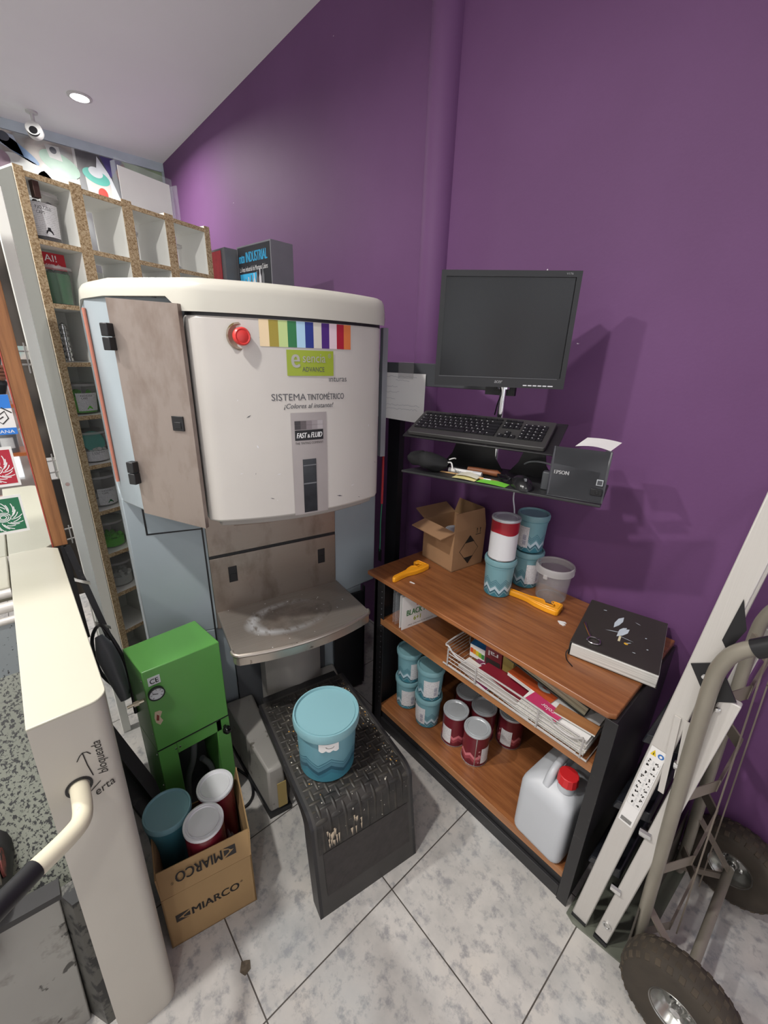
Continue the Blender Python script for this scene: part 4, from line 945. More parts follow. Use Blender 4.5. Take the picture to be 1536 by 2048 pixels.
# black paint-flecked book with a bottle opener on it
bk = thing('thick_book', 'thick black covered book flecked with paint, on the right end of the desktop', 'book', (-.398, 1.128, DZ), rad(12))
BWd, BD = .232, .300
q = MB(); q.box(.004, BWd - .003, -.004, BD - .004, .004, .044); part('page_block', q, 'pages', bk, bevel=.002)
part('cover', MB().box(0, BWd - .004, 0, BD, .044, .0465).box(0, BWd, 0, BD, .0, .003).box(-.002, .001, 0, BD, .001, .046), 'bookcover', bk, bevel=.001)
part('ribbon', MB().tube(smooth_path([(.0, .0, .02), (-.004, -.012, .012), (.004, -.03, .002), (.025, -.05, .001)]), .0016, 6), 'black', bk)
q = MB(); random.seed(2)
for (cx, cy, L_, wd_, an) in ((.098, .205, .085, .018, 1.35), (.118, .15, .07, .02, 1.15), (.10, .20, .055, .010, 1.25), (.115, .165, .045, .012, 1.1), (.095, .14, .05, .003, .3), (.13, .12, .045, .002, -.2), (.14, .10, .02, .003, .7), (.16, .06, .01, .003, .1), (.18, .16, .006, .005, 0), (.19, .10, .006, .005, 0), (.05, .25, .012, .004, .2), (.15, .23, .02, .002, -.5)):
    pts = [(cx + L_ / 2 * math.cos(an) * u - wd_ / 2 * v * math.sin(an), cy + L_ / 2 * math.sin(an) * u + wd_ / 2 * v * math.cos(an)) for u, v in ((-1, -.2), (-.4, -.9), (.3, -1), (1, -.1), (.5, .9), (-.3, .8))]
    _zz = .0467 + .0002 * len(q.f); q.add([(x, y, _zz) for x, y in pts], [list(range(6))])
part('paint_smear', q, plain('pale blue white paint', 'c9d4dc', .5), bk)
part('paint_smear', MB().box(.112, .118, .095, .125, 0.0469, 0.0477), plain('cream paint bit', 'e0d6b0', .5), bk); part('paint_smear', MB().lathe([(.001, 0), (.006, 0), (.004, .001), (.001, .0012)], 8, T=Matrix.Translation((.135, .095, 0.0467))), plain('yellow paint bit', 'd8a52c', .5), bk)
c_, s_ = math.cos(rad(12)), math.sin(rad(12)); BP = lambda x, y, z: (-.398 + c_ * x - s_ * y, 1.128 + s_ * x + c_ * y, DZ + z)
t = thing('bottle_opener', 'chrome tin opener with a round loop lying on the black book', 'opener', BP(.055, .040, .0475), rad(12))
part('shank', MB().tube([(-.012, .016, .003), (-.028, .05, .003), (-.043, .085, .003)], [.003, .0024, .004], 8), 'chrome', t)
part('loop', MB().tube([(.018 * math.cos(a), .014 * math.sin(a) + (.006 if math.sin(a) > .5 else 0), .003) for a in [2 * PI * i / 20 for i in range(20)]], .0026, 8, closed=True), 'chrome', t)

# ------------------------------------------------------------------ mid shelf
for k in range(4):
    o = part('sign_holder', MB().box(0, .0025, 0, .21, 0, .150), ['acrylic', 'acrylic', 'white', 'white'][k], None)
    tag(o, ['clear acrylic sign holder, leftmost of the four on the middle shelf', 'clear acrylic sign holder second from the left on the middle shelf', 'white sign card in a holder, behind the lettered one', 'white sign lettered BLACK in green, rightmost on the middle shelf'][k], 'sign', 'signs on the middle shelf', loc=(-1.052 + .016 * k + (.014 if k > 1 else 0), 1.01 - .003 * k, DZ2), rotz=rad(-8))
    if k == 3:
        W_ = lambda y0, z0: planefn((.0032, y0, z0), (0, 1, 0), (0, 0, 1))
        part('lettering', text_geo('BLACK FRIDAY', .17, .026, W_(.022, .058), bold=.03), 'inkgreen', o)
        part('lettering', text_geo('6+1', .035, .020, W_(.058, .028), bold=.03), 'inkyellow', o); part('lettering', text_geo('DEL', .05, .02, W_(.07, .095), bold=.02), 'inkred', o)
        part('lettering', text_geo('oferta válida hasta fin de existencias', .13, .006, W_(.03, .010)), 'inkgrey', o)
bk = thing('wire_basket', 'white wire basket of colour cards on the middle shelf', 'basket', (0, 0, 0))
bx0, bx1, by0, by1, bz0, bz1 = -.755, -.242, .985, 1.19, DZ2 + .004, DZ2 + .082
q = MB()
for z in [bz0 + .004 + i * .0155 for i in range(5)]:
    q.tube([(bx1 - .03, by0, z), (bx0 + .02, by0, z), (bx0, by0 + .02, z), (bx0, by1, z), (bx1, by1, z)] , .0016, 6)
q.tube(smooth_path([(bx0, by1, bz1), (bx0, by0 + .02, bz1), (bx0 + .02, by0, bz1), (bx0 + .05, by0, bz1 - .02), (bx0 + .09, by0, bz1 - .02), (bx0 + .12, by0, bz1 - .012), (bx1 - .14, by0, bz1 - .012), (bx1 - .10, by0, bz1 - .03), (bx1 - .05, by0, bz1 - .032), (bx1 - .02, by0, bz1 - .012)], 4), .0032, 8)
q.tube([(bx0, by1, bz1), (bx1, by1, bz1)], .003, 6)
for x in (bx0 + .02, bx0 + .14, bx1 - .15, bx1 - .018): q.tube([(x, by0 - .003, bz0), (x, by0 - .003, bz1 - .01)], .0026, 8)
for y in (by1 - .05, by1 - .02): q.tube([(bx0 - .002, y, bz0), (bx0 - .002, y, bz1 + .004)], .0025, 6)
for i in range(26): x = bx0 + .012 + i * .0195; q.tube([(x, by0, bz0), (x, by1, bz0)], .0009, 4)
part('wire_frame', q, 'wirewhite', bk); part('bottom_rail', MB().tube([(bx0, by0, bz0), (bx1, by0, bz0), (bx1, by1, bz0)], .003, 8), 'wirewhite', bk)
def booklet(label, x0, x1, y0, y1, z, h, mat, rz=0.0, tx=0, ty=0, cat='booklet', txt=None, tm='letterwhite', side='pages', group=None):
    w_, d_ = x1 - x0, y1 - y0
    o = part(cat.replace(' ', '_'), MB().box(0, w_, 0, d_, 0, h - .0012, 1).box(-.0005, w_ + .0005, -.0005, d_ + .0005, h - .0012, h, 0), [mat, side], None)
    tag(o, label, cat, group, loc=(x0, y0, z)); o.rotation_euler = (tx, ty, rz)
    if txt:
        s_, fx, fy, fw, fh, flip = txt
        part('lettering', text_geo(s_, w_ * fw, d_ * fh, lambda a, b: (w_ * fx + a, d_ * fy + b, h + .0006), flip=flip), tm, o)
    return o
zb = bz0 + .003
G = 'white catalogues stacked in the right of the basket'
for k in range(5):
    booklet(['pale catalogue at the bottom of the stack in the basket', 'pale catalogue second from the bottom of the basket stack', 'pale catalogue in the middle of the basket stack', 'pale catalogue second from the top of the basket stack', 'pale catalogue with blue print, top of the basket stack'][k], -.47 + .004 * k, -.255 + .003 * (k % 2), .992, 1.17, zb + k * .0102, .0098, 'white', rad(.3 * (k % 3)), group=G, cat='catalogue', side='labelfine')
booklet('purple and white leaflet lying on the wires at the left of the basket', -.69, -.57, 1.0, 1.15, zb, .006, plain('purple print', '6e1f46', .4, var=.2), rad(-8), cat='leaflet', txt=('COLOR', .2, .4, .5, .2, False))
booklet('long pale leaflet lying slantwise in the basket front', -.70, -.42, 1.0, 1.06, zb + .007, .008, plain('pale print', 'cfcac5', .5, var=.1), rad(-2), ty=rad(2), cat='leaflet')
booklet('dark red leaflet under the orange one in the basket', -.64, -.40, 1.035, 1.12, zb + .017, .004, plain('wine print', '7d1c2c', .4, var=.1), rad(-8), ty=rad(1), cat='leaflet')
o = booklet('orange leaflet with a large pale ring, middle of the basket', -.545, -.385, 1.06, 1.16, zb + .040, .014, plain('orange print', 'b5512c', .4, var=.15), rad(-6), cat='leaflet')
q = MB(); q.add([(.115 + r_ * math.cos(a), .05 + r_ * math.sin(a), .0150) for a in [.7 + .35 * k for k in range(15)] for r_ in (.016, .030)], [(2 * k, 2 * k + 1, 2 * k + 3, 2 * k + 2) for k in range(14)]); part('printed_ring', q, 'greylid', o)
part('lettering', text_geo('Guía', .055, .024, planefn((.015, .05, .0150), (1, 0, 0), (0, 1, 0)), flip=True), 'letterwhite', o)
booklet('pink leaflet on the pale catalogues', -.445, -.34, 1.0, 1.045, zb + .053, .004, plain('pink print', 'c23a68', .4, var=.15), rad(-8), cat='leaflet', txt=('color', .4, .3, .4, .35, True))
booklet('brown wooden colour fan deck lying on the stack at the right end of the basket', -.36, -.245, 1.01, 1.05, zb + .058, .007, 'woodedge', rad(4), cat='fan deck')
# boxes standing in the basket
def upright(label, x, y, w_, d_, h_, mats, rz, tiltx=0, tilty=0):
    o = thing('colour_card_box', label, 'box', (x, y, zb), rz); o.rotation_euler = (tiltx, tilty, rz)
    part('box_body', MB().box(0, w_, 0, d_, 0, h_), mats[0], o); return o
b1 = upright('small white box with rainbow chips, standing in the basket', -.715, 1.085, .060, .05, .055, ['white'], rad(6), rad(4))
q = MB()
for k, c in enumerate(('d9541f', 'e8992a', 'e6cf35', '8fbf3a', '3f8f4a')): q.box(.002 + k * .0115, .0125 + k * .0115, -.001, 0, .020 - .002 * k, .040 - .002 * k, k)
part('colour_chips', q, [plain('chip ' + c, c, .4) for c in ('d9541f', 'e8992a', 'e6cf35', '8fbf3a', '3f8f4a')], b1)
q = MB().box(.0, .06, .0, .05, .055, .056); part('blue_lid_print', q, plain('bluish print', '3a78b5', .4, var=.3, scale=30), b1)
b2 = upright('dark red box lettered ral upside down, standing in the basket', -.648, 1.085, .062, .05, .105, [plain('ral red', '6b1420', .4, var=.1)], rad(4), rad(6))
part('lettering', text_geo('ral', .036, .022, planefn((.012, -.001, .055), (1, 0, 0), (0, 0, 1)), flip=True, bold=.03), 'letterwhite', b2)
q = MB(); q.box(.004, .058, -.0012, -.0003, .004, .04); part('dark_field', q, 'ink', b2)
q = MB()
for k in range(5): q.box(.066, .105, .002 + .008 * k, .008 + .008 * k, .0, .085 - .004 * k, k % 2)
part('sample_strips', q, [plain('olive strip', '8f8245', .5), plain('sand strip', 'b8a878', .5)], b2)
# big old book leaning in the basket
o = thing('old_book', 'thick old book with yellowed pages leaning under the desktop at the right of the basket', 'book', (-.560, 1.055, zb + .108), 0)
o.rotation_euler = (rad(-3), rad(11), rad(2))
part('page_block', MB().box(.004, .268, .003, .15, .004, .036), 'oldpages', o); part('cover', MB().box(0, .27, -.002, .153, .036, .039).box(0, .27, -.002, .153, 0, .003).box(0, .004, 0, .15, 0, .038), plain('grubby dark cover', '3a3a38', .5, var=.2), o)

# jerrycan
jc = thing('jerrycan', 'translucent white jerrycan with a red cap on the bottom shelf', 'jerrycan', (-.322, 1.103, DZ3), rad(-4))
def rsec(x0, x1, y0, y1, r, z): return [(x, y, z) for x, y in rrect(x0, x1, y0, y1, r, 5)]
lv = [(.0, .012, .024), (.004, .005, .026), (.012, .001, .028), (.024, 0, .028), (.205, 0, .028), (.222, .003, .028), (.236, .010, .028), (.252, .030, .028), (.262, .048, .022), (.266, .056, .018)]
vs = []; fs = []
for z, ins, r in lv: vs += rsec(-.085 + ins, .085 - ins * .6, -.115 + ins, .115 - ins * .3, r, z)
k = 24
for i in range(len(lv) - 1):
    for j in range(k): fs.append((i * k + j, i * k + (j + 1) % k, (i + 1) * k + (j + 1) % k, (i + 1) * k + j))
fs += [list(range(k))[::-1], [(len(lv) - 1) * k + j for j in range(k)]]
body = part('can_body', MB().add(vs, fs), 'jerry', jc, smooth=60, bevel=.0)
part('carry_handle', MB().tube(smooth_path([(-.01, -.085, .245), (-.01, -.06, .285), (-.01, -.02, .300), (-.01, .02, .30), (-.01, .05, .276)], 5), .0125, 12), 'jerry', jc)
part('neck', MB().lathe([(.026, .26), (.026, .292), (.001, .292)], 24, T=Matrix.Translation((.035, -.055, .0))), 'jerry', jc)
cp_ = MB(); k = 28
for z0, z1, r0, r1 in ((.286, .318, .030, .0275),):
    vs = [((r0 + (.0012 if i % 2 else 0)) * math.cos(2 * PI * i / k), (r0 + (.0012 if i % 2 else 0)) * math.sin(2 * PI * i / k), z0) for i in range(k)] + [((r1 + (.0012 if i % 2 else 0)) * math.cos(2 * PI * i / k), (r1 + (.0012 if i % 2 else 0)) * math.sin(2 * PI * i / k), z1) for i in range(k)]
    cp_.add([(x + .035, y - .055, z) for x, y, z in vs], [(i, (i + 1) % k, (i + 1) % k + k, i + k) for i in range(k)] + [list(range(k, 2 * k)), list(range(k))[::-1]])
part('cap', cp_, 'red', jc, bevel=.002, smooth=25, label='red screw cap')

# ------------------------------------------------------------------ keyboard and monitor stand fixed to the machine
SA = rad(17)
stn = thing('monitor_stand', 'black steel arm with keyboard tray, lower shelf and pole holding the monitor', 'stand', (-1.0, .972, 1.24), SA)
part('lower_shelf', MB().prism([(0, 0), (.62, 0), (.62, .24), (.10, .24)], -.008, 0), plain('worn black shelf', '2c2d2e', .45, var=.2, dirt='8d8d8a', dirt_lo=.66), stn, bevel=.002)
TR = Matrix.Translation((.0, .02, .114)) @ Matrix.Rotation(rad(22), 4, 'X')
part('keyboard_tray', MB().box(-.012, .478, 0, .18, -.005, 0, 0, TR), 'blackmetal', stn, bevel=.002)
q = MB()
for x0, x1 in ((.10, .26), (.34, .43)):
    q.add([(x0 - .03, .20, 0), (x1 + .03, .20, 0), (x1, .20, .04), (x1 - .01, .2, .10), (x1, .2, .16), (x0, .2, .16), (x0 + .02, .2, .10), (x0, .2, .04)], [list(range(8))])
    q.add([(x0 - .03, .205, 0), (x1 + .03, .205, 0), (x1, .205, .04), (x1 - .01, .205, .10), (x1, .205, .16), (x0, .205, .16), (x0 + .02, .205, .10), (x0, .205, .04)], [list(range(8))[::-1]])
part('bracket_plate', q, 'black', stn)
part('pole', MB().lathe([(.001, 0), (.011, 0), (.011, .285), (.001, .285)], 20, T=Matrix.Translation((.255, .215, 0))).lathe([(.001, .272), (.022, .272), (.022, .298), (.001, .298)], 24, T=Matrix.Translation((.255, .215, 0))), 'chrome', stn, label='bare steel pole')
part('wall_arm', MB().box(-.262, .20, .235, .245, .262, .342), 'darkgrey', stn, bevel=.002)
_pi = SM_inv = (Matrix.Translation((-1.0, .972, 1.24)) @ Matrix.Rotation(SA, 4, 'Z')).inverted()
part('shadow_upright', MB().box(-1.372, -1.300, 1.245, 1.275, .62, 1.55, 0, _pi), 'black', stn)  # black box standing in for the machine's dark shadow on the wall
part('arm_joint', MB().box(.19, .29, .225, .245, .25, .42), 'black', stn)
SM = Matrix.Translation((-1.0, .972, 1.24)) @ Matrix.Rotation(SA, 4, 'Z')
SL = lambda x, y, z: tuple(SM @ Vector((x, y, z)))
# taped handwritten note on the arm
nt = thing('taped_note', 'handwritten white note taped to the black arm beside the machine', 'note', SL(-.245, .228, .0), SA)
part('paper_sheet', MB().hexa([(0, 0, .135), (.205, .0, .125), (.205, .001, .125), (0, .001, .135)], [(.0, .0, .305), (.205, 0, .305), (.205, .001, .305), (0, .001, .305)]), 'white', nt)
random.seed(4); st_ = []
for zz, x0, x1 in ((.292, .03, .17), (.278, .08, .14), (.255, .03, .09), (.235, .02, .10), (.21, .02, .08), (.188, .02, .19), (.172, .02, .18)):
    p = []; x = x0
    while x < x1: p.append((x, zz + random.uniform(-.003, .003))); x += .0045
    st_.append(p)
part('handwriting', strokes(st_, .0009, lambda a, b: (a, -.0008, b)), plain('faint pencil', '9a9aa2', .6), nt)
part('clear_tape', MB().box(.09, .155, -.0022, -.0014, .285, .345), 'clear', nt)
# keyboard
kb = thing('computer_keyboard', 'black full size keyboard resting on the sloping tray', 'keyboard', SL(.004, .026, .118), SA)
KT = Matrix.Rotation(rad(22), 4, 'X')
part('keyboard_body', MB().prism(rrect(0, .445, 0, .150, .008), 0, .013, 0, KT), 'kbbase', kb, bevel=.002)
def keyrow(y, keys, h=.0145, z=.013):
    for x, w_ in keys: KQ.box(x + .0012, x + w_ - .0012, y, y + h, z, z + .0035, 0, KT)
u = .0183; rows = [(.030, [(.012, u * 1.3), (.012 + u * 1.3, u * 1.2), (.012 + u * 2.5, u * 1.3), (.012 + u * 3.8, u * 5.9), (.012 + u * 9.7, u * 1.2), (.012 + u * 10.9, u * 1.2), (.012 + u * 12.1, u * 1.2), (.012 + u * 13.3, u * 1.7)])]
for r, off in ((1, 1.3), (2, 1.75), (3, 1.5), (4, 1.0)):
    n0 = int(15 - off - 1); rows.append((.030 + r * .0178, [(.012, u * off)] + [(.012 + u * (off + k), u) for k in range(n0 - 1)] + [(.012 + u * (off + n0 - 1), u * (15 - off - n0 + 1))]))
allk = []
for y, ks in rows: allk += [(y, .0145, x, w_) for x, w_ in ks]
for k in range(15): allk.append((.124, .008, .012 + k * u, u * .95))
nx = .012 + 15 * u + .008
for r, ks in ((0, (0, 1, 2)), (1, (1,)), (3, (0, 1, 2)), (4, (0, 1, 2))):
    allk += [(.030 + r * .0178, .0145, nx + k * u, u) for k in ks]
for k in range(3): allk.append((.124, .008, nx + k * u, u * .95))
mx = nx + 3 * u + .008
for r in range(5):
    allk += [(.030 + r * .0178, .0145, mx + k * u * .98, u * .98) for k in range(4)]
random.seed(9)
for (y, h, x, w_) in allk[:100]:
    part('key', MB().box(x + .0011, x + w_ - .0011, y, y + h, .013, .0168, 0, KT), 'keys', kb)
if len(allk) > 100:
    q = MB()
    for (y, h, x, w_) in allk[100:]: q.box(x + .0011, x + w_ - .0011, y, y + h, .013, .0168, 0, KT)
    part('key', q, 'keys', kb, kind='stuff')
q = MB()
for (y, h, x, w_) in allk:
    if h > .01: q.add([KT @ Vector(p) for p in ((x + .004, y + .009, .0170), (x + .0075, y + .009, .0170), (x + .0075, y + .0125, .0170), (x + .004, y + .0125, .0170))], [(0, 1, 2, 3)])
part('key_legend', q, plain('key legend grey', 'a9a9ab', .6), kb)
# monitor
mo = thing('computer_monitor', 'black square flat monitor, switched off, on the steel pole', 'monitor', (-.918, 1.020, 1.523), rad(41.5))
part('monitor_case', MB().prism(rrect(0, .388, .012, .05, .004, 2), 0, .316).prism(rrect(.06, .33, .05, .07, .004, 2), .03, .28), 'black', mo, bevel=.004)
q = MB(); zf = .0
for x0, x1, z0, z1 in ((0, .388, 0, .030), (0, .388, .300, .316), (0, .014, .03, .3), (.374, .388, .03, .3)): q.box(x0, x1, .0, .012, z0, z1)
bz_ = part('bezel', q, plain('glossy black bezel', '1c1c1e', .3), mo, bevel=.0)
part('screen', MB().box(.012, .376, .005, .012, .028, .302), 'screen', mo)
q = MB(); text_geo('acer', .024, .0075, lambda a, b: (.182 + a, -.0006, .012 + b), mb=q, bold=.03, shear=.15); text_geo('V176', .018, .005, lambda a, b: (.345 + a, -.0006, .306 + b), mb=q); part('lettering', q, plain('dull silver print', '9a9a9c', .4), bz_)
q = MB()
for k in range(6): q.box(.268 + k * .0145, .279 + k * .0145 + (.004 if k == 5 else 0), -.0012, 0, .006, .009)
part('button_marks', q, 'whitelid', bz_)
part('screen_trim', MB().box(.012, .365, -.0008, 0, .0275, .0285), 'midgrey', bz_)
cable('monitor_cable', 'thin black monitor cable looping beside the steel pole', [(-.80, 1.20, 1.53), (-.785, 1.19, 1.50), (-.80, 1.20, 1.47), (-.82, 1.22, 1.43)], .0022, 'black')
cable('printer_cable', 'grey cable arching over the lower shelf and dropping behind it to the desktop', [SL(.545, .10, .02), SL(.50, .12, .045), SL(.44, .15, .06), SL(.38, .18, .05), SL(.34, .235, .01), SL(.335, .262, -.03), SL(.325, .265, -.10), SL(.34, .262, -.2), SL(.33, .27, -.47)], .003, 'greylid')
# receipt printer
PR = rad(19)
pr = thing('receipt_printer', 'dark grey receipt printer on the right end of the lower shelf', 'printer', (-.545, 1.112, 1.2415), PR)
PWx, PDy, PHz = .146, .170, .147
part('printer_body', MB().hexa([(0, 0, 0), (PWx, 0, 0), (PWx, PDy, 0), (0, PDy, 0)], [(.0, .006, PHz - .050), (PWx, .006, PHz - .050), (PWx, PDy, PHz), (0, PDy, PHz)]), 'printer', pr, bevel=.006, seg=3)
part('paper_slot', MB().hexa([(.030, .055, PHz - .040), (.122, .055, PHz - .040), (.122, .08, PHz - .031), (.030, .08, PHz - .031)], [(.030, .055, PHz - .0335), (.122, .055, PHz - .0335), (.122, .08, PHz - .0258), (.030, .08, PHz - .0258)]), 'black', pr)
part('lid_button', MB().hexa([(.126, .07, PHz - .034), (.144, .07, PHz - .034), (.144, .105, PHz - .024), (.126, .105, PHz - .024)], [(.126, .07, PHz - .0285), (.144, .07, PHz - .0285), (.144, .105, PHz - .018), (.126, .105, PHz - .018)]), 'greylid', pr, bevel=.002)
q = MB(); text_geo('EPSON', .038, .0105, lambda a, b: (.012 + a, .0015, .066 + b), mb=q, bold=.04); part('lettering', q, plain('pale grey print', 'b0b0b2', .5), pr)
for i_, v in enumerate(pr.children[-1].data.vertices): v.co.y = -.0008 + .006 * v.co.z / (PHz - .050)
part('power_switch', MB().box(.112, .140, -.003, .003, .022, .040).box(.124, .132, -.005, 0, .026, .036), 'black', pr, bevel=.001)
q = MB(); q.box(.122, .138, -.0012, .004, .050, .066); part('printed_symbol', q, 'greylid', pr); part('printed_symbol', MB().box(.124, .136, -.0022, .003, .052, .064).box(.126, .134, -.003, .003, .055, .061), 'printer', pr)
PM = Matrix.Translation((-.545, 1.112, 1.2415)) @ Matrix.Rotation(PR, 4, 'Z')
def rcp(u, v): return (.095 * u + .0 * v, .075 * v + .01 * u, .004 + .010 * math.sin(u * 2.6) * (1 - v * .5))
o = part('receipt_paper', MB().grid(rcp, 8, 4), 'white', None); tag(o, 'crumpled white receipt lying on top of the dark printer', 'paper', loc=tuple(PM @ Vector((.045, .100, PHz - .020))), rotz=PR - rad(18)); o.rotation_euler = (rad(14), rad(4), PR - rad(18))
# things on the lower shelf
q = MB(); random.seed(6)
def glove(u, v):
    a = 2 * PI * u; x = .145 * v; env = math.sin(PI * min(max(v * .93 + .05, 0), 1)) ** .6
    ry = .042 * env * (1 + .2 * math.sin(7 * v + 1)); rz_ = (.040 * (1 - .35 * v)) * env * (1 + .35 * math.sin(6 * v + 2 * a) + .15 * math.sin(17 * v + 3 * a))
    return (x, ry * math.cos(a) + .01 * math.sin(9 * v), .034 - .012 * v + rz_ * math.sin(a) * .9)
q.grid(glove, 20, 16)
gl = part('crumpled_glove', q, 'softblack', None, smooth=80); tag(gl, 'crumpled black glove heaped at the left end of the lower shelf', 'glove', loc=SL(.006, .045, .006), rotz=SA)
part('white_drawcord', MB().tube(smooth_path([(.138, .01, .03), (.155, .0, .034), (.165, -.012, .025), (.168, -.018, .012)]), .0025, 6).tube(smooth_path([(.135, .03, .036), (.15, .035, .042), (.155, .04, .04)]), .0022, 6), 'white', gl, label='white drawcord ends')
t = thing('putty_knife', 'scraper with a brown wooden handle on the lower shelf', 'knife', SL(.20, .105, .013), SA + rad(0))
part('handle', MB().tube([(.0, 0, 0), (.03, 0, 0), (.07, 0, 0), (.10, 0, 0), (.112, 0, 0)], [.009, .011, .010, .012, .004], 14), wood('worn handle', '6b3a22', '8c5434', 0, .5), t)
part('blade', MB().hexa([(-.09, -.002, -.001), (.0, -.006, -.001), (.0, .006, -.001), (-.09, .002, -.001)], [(-.09, -.002, .0005), (.0, -.006, .0005), (.0, .006, .0005), (-.09, .002, .0005)]), 'chrome', t)
t = thing('paint_marker', 'white paint marker lying in front of the wooden handled scraper', 'marker', SL(.145, .072, .009), SA)
part('barrel', MB().tube([(0, 0, 0), (.085, 0, 0)], .0085, 16), 'white', t); part('cap', MB().tube([(.085, 0, 0), (.115, 0, 0)], .0088, 16), plain('clear-ish cap', 'c9c9cc', .3), t)
part('lettering', text_geo('PERMANENT', .055, .006, lambda a, b: (.025 + a, -.0087, b - .003)), 'ink', t)
t = thing('paint_brush', 'thin paint brush with a pale wooden handle along the front of the lower shelf', 'brush', SL(.085, .052, .004), SA - rad(1))
part('handle', MB().tube([(0, 0, 0), (.10, 0, 0), (.19, 0, 0)], [.002, .003, .004], 10), plain('pale wood', 'c39a66', .5), t); part('ferrule', MB().tube([(.19, 0, 0), (.215, 0, 0)], .0042, 10), 'chrome', t); part('bristles', MB().tube([(.215, 0, 0), (.24, 0, 0)], [.004, .001], 10), plain('brown bristles', '7a5a3c', .8), t)
def leaf(label, loc, w_, d_, mat, rz, curl, name='paper_note'):
    o = part(name, MB().grid(lambda u, v: (w_ * u, d_ * v, .001 + curl * math.sin(PI * u) * (.4 + .6 * v)), 8, 3), mat, None); tag(o, label, 'note' if name == 'paper_note' else 'paper', loc=loc, rotz=rz); return o
leaf('pale yellow paper note on the lower shelf', SL(.180, .012, 0), .078, .035, plain('pale yellow paper', 'e6dc9c', .6), SA + rad(-2), .004)
leaf('folded cream paper lying on the yellow note', SL(.185, .032, .005), .075, .03, plain('cream paper', 'e0dccb', .6), SA - rad(6), .010)
leaf('green paper sheet between the notes and the mouse', SL(.262, .012, 0), .095, .04, plain('green paper', '6fbf3d', .6), SA - rad(6), .004)
tag(part('wire_tangle', MB().tube(smooth_path([(random.uniform(0, .09), random.uniform(0, .05), .004 + random.uniform(0, .016)) for _ in range(16)], 5), .0022, 6), 'black', None), 'tangle of black wire behind the mouse', 'cable', loc=SL(.30, .045, 0), rotz=SA)
ms = thing('computer_mouse', 'black computer mouse at the front of the lower shelf near the printer', 'mouse', SL(.395, .045, 0), SA + rad(-60))
q = MB(); q.grid(lambda u, v: (.055 * math.cos(2 * PI * u) * math.cos(PI / 2 * v), .031 * math.sin(2 * PI * u) * math.cos(PI / 2 * v) ** .9, .034 * math.sin(PI / 2 * v) + .001), 28, 10)
part('mouse_shell', q, plain('glossy black', '1e1e20', .22), ms, smooth=80); part('scroll_wheel', MB().lathe([(.001, -.003), (.006, -.003), (.006, .003), (.001, .003)], 16, T=Matrix.Translation((.03, 0, .029)) @ Matrix.Rotation(rad(90), 4, 'X')), 'midgrey', ms)
tag(part('power_plug', MB().prism(rrect(-.012, .012, -.016, .016, .006), 0, .055), 'darkgrey', None, bevel=.003), 'small dark adapter standing beside the printer on the lower shelf', 'adapter', loc=SL(.46, .07, 0), rotz=SA)

# ------------------------------------------------------------------ green cabinet on the floor
gc = thing('green_cabinet', 'bright green steel cabinet with a pressure gauge and black knob', 'cabinet', (-1.210, .136, 0), math.atan2(-.012, 1) )
# local: x = out of its front, y = along its front
gc.rotation_euler = (0, 0, 0)
GX, GY0, GY1, GH = .002, .0, .232, .70
q = MB().prism([(GX, GY0), (GX, GY1), (-.170, GY1 - .02), (-.155, GY0 - .018)], .385, GH); part('upper_case', q, 'green', gc, bevel=.003)
q = MB()
q.prism([(GX, 0), (GX, .056), (-.15, .056), (-.155, -.018)], .0, .385).prism([(GX, .186), (GX, GY1), (-.170, GY1 - .02), (-.15, .175)], 0, .385)
q.box(-.15, GX, .056, .205, .335, .385)
part('lower_case', q, 'green', gc, bevel=.002)
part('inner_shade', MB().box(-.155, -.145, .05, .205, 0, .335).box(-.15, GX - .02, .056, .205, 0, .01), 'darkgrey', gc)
part('clamp_jaw', MB().tube(smooth_path([(-.08, .075, .01), (-.075, .085, .12), (-.07, .11, .20), (-.08, .13, .30)]), .012, 10).tube(smooth_path([(-.08, .18, .01), (-.07, .165, .12), (-.07, .14, .18)]), .011, 10), 'midgrey', gc)
part('panel_seam', MB().box(GX - .001, GX + .0012, .0, GY1, .383, .3865), 'black', gc)
T_ = frame((GX + .001, .028, .612), (0, 1, 0), (0, 0, 1))
g_ = part('pressure_gauge', MB().lathe([(.001, -.002), (.0225, -.002), (.0235, .010), (.0205, .011), (.0205, .007), (.001, .007)], 32, T=T_), 'black', gc)
part('gauge_face', MB().lathe([(.001, .0072), (.0204, .0072), (.0204, .0082), (.001, .0082)], 32, T=T_), 'greylid', g_)
q = MB()
for a in (-2.2, -1.5, -.8, 0, .8, 1.6, 2.4): q.box(-.0006, .0006, .013, .018, .0084, .0088, 0, T_ @ Matrix.Rotation(a, 4, 'Z'))
q.box(-.001, .001, -.004, .012, .0084, .0090, 0, T_ @ Matrix.Rotation(1.2, 4, 'Z')); part('needle', q, 'ink', g_)
cp = part('ce_label', MB().box(GX, GX + .0008, .012, .046, .642, .672), 'greylid', gc)
part('lettering', text_geo('CE', .024, .017, planefn((GX + .0016, .017, .648), (0, 1, 0), (0, 0, 1)), bold=.01), 'ink', cp)
part('torn_sticker', MB().add([(GX + .0008, y, z) for y, z in ((.012, .50), (.022, .485), (.032, .497), (.026, .515), (.034, .532), (.028, .54), (.014, .542), (.010, .52))], [list(range(8))]).add([(GX + .0012, y, z) for y, z in ((.014, .508), (.021, .503), (.024, .522), (.018, .53))], [(0, 1, 2, 3)], 1), [plain('torn paper', 'c9b79a', .6), plain('rust brown', '7a2f22', .6)], gc)
part('knob', MB().lathe([(.001, 0), (.006, 0), (.006, .010), (.013, .014), (.015, .022), (.011, .031), (.001, .034)], 24, T=frame((GX, .214, .345), (0, 1, 0), (0, 0, 1))), plain('glossy black knob', '141414', .15), gc)
q = MB()
